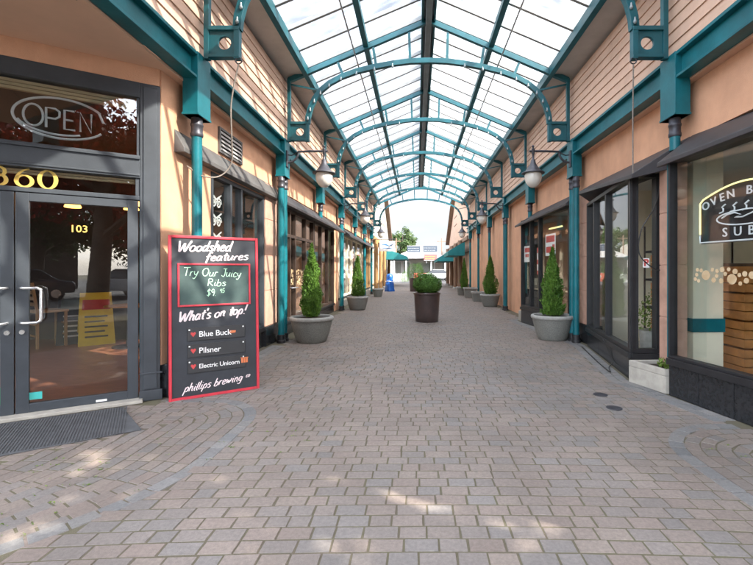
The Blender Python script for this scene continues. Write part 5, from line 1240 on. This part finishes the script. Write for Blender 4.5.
# street behind the camera, seen mirrored in the bar's glass
tree((3.2, -8.0, 0), 12.5, 10.0, 'leaf_red', 'dark red-leaved tree mirrored in the upper bar window', 53, 24000, (0.16,0.36), 0.18, group='trees mirrored in the glass')
tree((5.6, -18.0, 0), 10.5, 9.0, 'leaf_tree', 'green tree mirrored in the left side of the bar door', 54, 16000, (0.14,0.30), 0.10, group='trees mirrored in the glass')
tree((0.2, -19.5, 0), 11.5, 10.0, 'leaf_tree', 'dense green tree mirrored in the right side of the bar door', 55, 16000, (0.14,0.30), 0.10, group='trees mirrored in the glass')
tree((9.5, -16.0, 0), 8.5, 7.0, 'leaf_tree', 'green tree mirrored at the edge of the bar glass', 56, 14000, (0.15,0.32), 0.10, group='trees mirrored in the glass')
tree((-6.5, -13.0, 0), 8.5, 6.5, 'leaf_tree', 'green tree standing left behind the viewer, mirrored in shop glass', 57, 8000, group='trees mirrored in the glass')
def car(loc, rz, m, label):
    r = thing('parked_car', loc, label, 'car', 'cars mirrored in the door glass', rz); b0 = Vector(loc)
    def B(mb, name, mm, parent, **k):
        mb.v = [v + b0 for v in mb.v]; return mb.build(name, mm, parent, **k)
    prof = [(-2.2,0.35),(-2.25,0.62),(-2.1,0.88),(-1.2,0.98),(1.5,0.96),(2.1,0.88),(2.2,0.6),(2.15,0.35)]
    q = MB(); q.prism([(x, -0.86, z) for x, z in prof], (0, 1.72, 0)); body = B(q, 'body', m, r, bevel=0.08)
    q = MB(); vs = []
    for (x, z, w_) in ((-1.15,0.97,0.80),(1.55,0.95,0.80),(0.95,1.42,0.64),(-0.45,1.42,0.64)): vs += [(x,-w_,z),(x,w_,z)]
    q.add(vs, [(0,2,3,1),(2,4,5,3),(4,6,7,5),(6,0,1,7),(0,6,4,2),(1,3,5,7)]); B(q, 'windscreen', M['black'], r, bevel=0.05)
    q = MB(); q.box(-0.40, 0.90, -0.60, 0.60, 1.41, 1.46); B(q, 'roof', m, r, bevel=0.02)
    for x in (-1.35, 1.40):
        for y in (-0.80, 0.80):
            q = MB(); q.tube([(x, y-0.10, 0.33), (x, y+0.10, 0.33)], 0.33, 20); wv = B(q, 'wheel', M['cable'], r)
            q = MB(); q.tube([(x, y-0.11, 0.33), (x, y+0.11, 0.33)], 0.19, 14); B(q, 'rim', M['chrome'], wv)
    for y in (-0.62, 0.62):
        q = MB(); q.box(-2.255, -2.15, y-0.18, y+0.18, 0.62, 0.76); B(q, 'headlight', M['globe'], r, bevel=0.02)
M['carpaint'] = mat('dark_blue_car_paint', (0.02,0.028,0.05), 0.25, 0.2, 0.1, 3, coat=0.6)
M['carwhite'] = mat('white_car_paint', (0.6,0.6,0.6), 0.25, 0, 0.05, 3, coat=0.6)
car((3.2, -14.6, 0), 0.1, M['carpaint'], 'dark parked car mirrored in the bar door glass')
car((7.8, -13.6, 0), 1.5, M['carwhite'], 'pale parked car mirrored beside the dark car in the door glass')
tree((7.6, -1.6, 0), 10.2, 9.2, 'leaf_red', 'large dark red tree on the open corner right of the viewer, dappling the pavers', 58, 30000, (0.20,0.42), 0.42)
hb = thing('low_house', (3, -27, 0), 'low brown house across the street mirrored in the bar door', 'building')
MB().box(-9, 12, -32, -27, 0, 4.2).build('wall', M['bronze'], hb)
MB().prism([(-9.5,-32.5,4.2),(-9.5,-26.5,4.2),(-9.5,-29.5,6.2)], (22,0,0)).build('roof', M['bar'], hb)
for i in range(5):
    MB().box(-7+i*3.8, -5.2+i*3.8, -27.0, -26.96, 1.0, 2.6).build('window', M['black'], hb)

# ------------------------------------------------------------------ things inside the shops
def ladder_chair(loc, rz, label):
    r = thing('wooden_chair', loc, label, 'chair', None, rz); b0 = Vector(loc)
    def P(mb, name): mb.v = [v + b0 for v in mb.v]; return mb.build(name, M['wood'], r, bevel=0.004)
    for sx in (-0.21, 0.21):
        q = MB(); q.bar([(sx,-0.2,0),(sx,-0.2,0.62)],0.04,0.04,wide=(0,1,0)); P(q,'leg')
        q = MB(); q.bar([(sx,0.2,0),(sx,0.2,0.62),(sx,0.27,1.15)],0.04,0.04,wide=(1,0,0)); P(q,'leg')
    q = MB(); q.box(-0.24,0.24,-0.24,0.22,0.62,0.66); P(q,'seat')
    for k in range(4):
        q = MB(); q.box(-0.19,0.19,0.215+0.015*k,0.235+0.015*k,0.74+0.105*k,0.80+0.105*k); P(q,'back_slat')
    for z in (0.2, 0.4):
        q = MB(); q.box(-0.19,0.19,-0.215,-0.19,z,z+0.03); P(q,'stretcher'); q = MB(); q.box(-0.19,0.19,0.19,0.215,z,z+0.03); P(q,'stretcher')
    return r
ladder_chair((-6.65, 7.55, 0.03), 2.6, 'light wooden ladder-back chair seen through the bar door')
def a_sign(loc, rz, m, hm, label, w_=0.55, h_=0.95):
    r = thing('folding_sign', loc, label, 'sign board', None, rz); b0 = Vector(loc)
    def P(mb, name, mm): mb.v = [v + b0 for v in mb.v]; return mb.build(name, mm, r, bevel=0.004)
    q = MB(); q.prism([(-w_/2,-0.25,0),(w_/2,-0.25,0),(w_/2*0.85,-0.02,h_),(-w_/2*0.85,-0.02,h_)], (0,0.025,0)); P(q,'front_panel',M[m])
    q = MB(); q.prism([(-w_/2,0.25,0),(w_/2,0.25,0),(w_/2*0.85,0.02,h_),(-w_/2*0.85,0.02,h_)], (0,-0.025,0)); P(q,'back_panel',M[m])
    q = MB(); q.prism([(-w_*0.38,-0.104,0.64),(w_*0.38,-0.104,0.64),(w_*0.36,-0.06,0.82),(-w_*0.36,-0.06,0.82)], (0,0.006,0)); P(q,'header',M[hm])
    q = MB()
    for k in range(5):
        z = 0.14+0.09*k; y = -0.25 + 0.23*z/h_ - 0.006; q.box(-w_*0.32, w_*(0.30-0.08*(k % 2)), y, y+0.008, z, z+0.03)
    P(q,'text_lines',M['white'] if m != 'yellow' else M['blackm']).name = 'text_block'
    return r
a_sign((-6.0, 7.85, 0.03), 0.72, 'yellow', 'redink', 'yellow plastic folding sign with red header inside the bar door')
a_sign((-6.45, 7.95, 0.03), 0.72, 'chalk', 'slateboard', 'grey chalk folding sign between chair and yellow sign in the bar', 0.6, 0.9)
tb = thing('bar_table', (-5.15, 7.5, 0.03), 'small round wooden table inside the bar by the door edge', 'table')
q = MB(); q.lathe([(0,0.72),(0.36,0.72),(0.37,0.735),(0.36,0.75),(0,0.75)], (-5.15,7.5,0.03), 28); q.build('table_top', M['crate'], tb, smooth=40)
q = MB(); q.lathe([(0.25,0),(0.25,0.02),(0.04,0.04),(0.035,0.72)], (-5.15,7.5,0.03), 16); q.build('pedestal', M['blackm'], tb, smooth=40)
M['pend'] = mat('lit_amber_shade', (0.8,0.35,0.08), 0.5, emit=(1.0,0.42,0.09,1.6))
for i, (x, y) in enumerate(((-4.6,7.0),(-5.1,7.5),(-5.9,7.2),(-3.9,7.5))):
    r = thing('pendant_lamp', (x, y, 3.42), ['amber pendant lamp inside the bar, second from the door hinge', 'amber pendant lamp in the bar, third from the door hinge', 'amber pendant lamp deepest in the bar, left of the others', 'amber pendant lamp in the bar nearest the door hinge'][i], 'pendant lamp', 'amber pendants in the bar')
    q = MB(); q.lathe([(0.02,2.62),(0.08,2.58),(0.12,2.48),(0.115,2.47),(0.0,2.5)], (x,y,0), 18); q.build('lamp_shade', M['pend'], r, smooth=50)
    q = MB(); q.tube([(x,y,2.6),(x,y,3.42)], 0.006, 6); q.build('cord', M['cable'], r)
# crates, shelf goods, counter on the right
def crate(loc, w_, d_, h_, label, m='crate'):
    r = thing('wooden_crate', loc, label, 'crate', 'orange wooden crates behind the right-hand glass'); x, y, z = loc
    n = 3; hh = h_/n
    for k in range(n):
        q = MB(); q.box(x-w_/2, x+w_/2, y-d_/2, y-d_/2+0.015, z+k*hh+0.008, z+(k+1)*hh-0.004); q.box(x-w_/2, x+w_/2, y+d_/2-0.015, y+d_/2, z+k*hh+0.008, z+(k+1)*hh-0.004)
        q.box(x-w_/2, x-w_/2+0.015, y-d_/2+0.015, y+d_/2-0.015, z+k*hh+0.008, z+(k+1)*hh-0.004); q.box(x+w_/2-0.015, x+w_/2, y-d_/2+0.015, y+d_/2-0.015, z+k*hh+0.008, z+(k+1)*hh-0.004)
        q.build('slat_course', M[m], r)
    MB().box(x-w_/2+0.015, x+w_/2-0.015, y-d_/2+0.015, y+d_/2-0.015, z, z+0.015).build('bottom', M[m], r)
    return r
for k in range(4): crate((4.42, 5.6, 0.03+k*0.36), 0.42, 0.4, 0.34, ['bottom', 'second from bottom', 'third from bottom', 'topmost'][k] + ' orange crate of the stack right of the cream pillar')
for k in range(3): crate((3.95, 6.55, 0.40+k*0.44), 0.42, 0.35, 0.36, ['lowest', 'middle', 'topmost'][k] + ' orange crate on the shelf rack in the sticker bay')
sr = thing('shelf_rack', (3.95, 6.55, 0.03), 'black metal shelf rack holding crates in the sticker bay', 'shelf rack')
for k in range(4): MB().box(3.66, 4.24, 6.32, 6.78, 0.37+k*0.44-0.02, 0.37+k*0.44+0.015).build('shelf', M['blackm'], sr)
for (a, b) in ((3.66,6.32),(4.22,6.32),(3.66,6.76),(4.22,6.76)): MB().box(a, a+0.02, b, b+0.02, 0.03, 2.1).build('upright', M['blackm'], sr)
ct = thing('counter', (4.6, 4.6, 0.03), 'dark serving counter with pale top inside the neon-sign bay', 'counter')
MB().box(4.6, 5.2, 2.2, 4.9, 0.03, 0.98).build('front', M['darkwall'], ct); MB().box(4.55, 5.25, 2.15, 4.95, 0.98, 1.02).build('top', M['concrete'], ct)
leafy((3.55, 6.3, 0.5), 'leafy green plant standing inside the sticker bay', 0.22, 0.22, 0.7, 260, 61)
q = MB(); q.lathe([(0,0),(0.16,0),(0.20,0.46),(0.0,0.44)], (3.55,6.3,0.04), 18); o = q.build('plant_pot', M['rim'], smooth=40, base=(3.55,6.3,0.04)); tag(o, 'pale round pot under the leafy plant in the sticker bay', 'plant pot')
def poster(xf, x, y, w_, h_, m, label, bars, bm_):
    r = thing('window_poster', xf(x, y, -0.06), label, 'poster', 'posters in the right-hand window'); MB(xf).box(x-w_/2, x+w_/2, y-h_/2, y+h_/2, -0.064, -0.056).build('sheet', M[m], r)
    q = MB(xf)
    for (a, b, c, d) in bars: q.box(x+a*w_, x+b*w_, y+c*h_, y+d*h_, -0.0555, -0.054)
    q.build('print', M[bm_], r)
poster(xfC, 0.28, 1.82, 0.40, 0.42, 'white', 'white and red poster with green strip, left one in the far right-hand bay', [(-0.4,0.4,0.1,0.38),(-0.3,0.3,-0.2,0.0)], 'posterred')
poster(xfC, 1.66, 1.98, 0.52, 0.50, 'white', 'white and red poster, upper right one in the far right-hand bay', [(-0.42,0.42,0.12,0.42),(-0.42,0.1,-0.36,-0.08),(0.2,0.42,-0.3,0.0)], 'posterred')
poster(xfC, 1.02, 1.62, 0.22, 0.66, 'posterred', 'narrow red and white poster, middle one in the far right-hand bay', [(-0.42,0.42,0.05,0.30),(-0.42,0.42,-0.35,-0.12)], 'white')
poster(xfW(14.98), 1.55, 1.92, 0.55, 0.95, 'white', 'tall white poster with red blocks in the pale left-hand shop window', [(-0.4,0.4,0.2,0.42),(-0.3,0.3,-0.1,0.05),(-0.35,0.3,-0.4,-0.2)], 'posterred')
MB(xfC)
q = MB(xfC); q.tube([(1.3,2.38,-0.2),(1.95,2.38,-0.2)], 0.02, 8); o = q.build('neon_strip', M['neony'], smooth=50, base=xfC(1.6,2.38,-0.2)); tag(o, 'short yellow neon strip at the top of the poster window', 'neon strip')

# ------------------------------------------------------------------ clutter at the far end
round_shrub((-1.35, 47.5, 0.0), 0.55, 0.85, 2500, 'low green shrub on the left before the far white porch', 71)
round_shrub((1.3, 48.5, 0.0), 0.6, 0.75, 2500, 'low green shrub on the right before the far white porch', 72)
round_shrub((0.25, 49.2, 0.0), 0.5, 1.5, 2500, 'taller green shrub in the middle before the far white porch', 73)
car((2.4, 53.0, 0), 0.05, M['carwhite'], 'small white car parked in front of the far street building')
q = MB(); q.box(-0.4, 1.8, 55.2, 55.25, 0.0, 1.0); o = q.build('menu_board', M['posterred'], base=(0.7,55.2,0)); tag(o, 'faded red board standing under the far porch', 'board')
for i, (x, y) in enumerate(((-3.0, 60.5), (3.6, 61))):
    r = thing('utility_pole', (x, y, 0), ['utility pole left of the pair of dark far signs', 'utility pole right of the pair of dark far signs'][i], 'pole', 'poles behind the street building')
    q = MB(); q.tube([(x,y,0),(x,y,6.0)], [0.10,0.07], 8); q.build('shaft', M['brownlog'], r); MB().box(x-0.7, x+0.7, y-0.05, y+0.05, 5.5, 5.6).build('cross_arm', M['brownlog'], r)
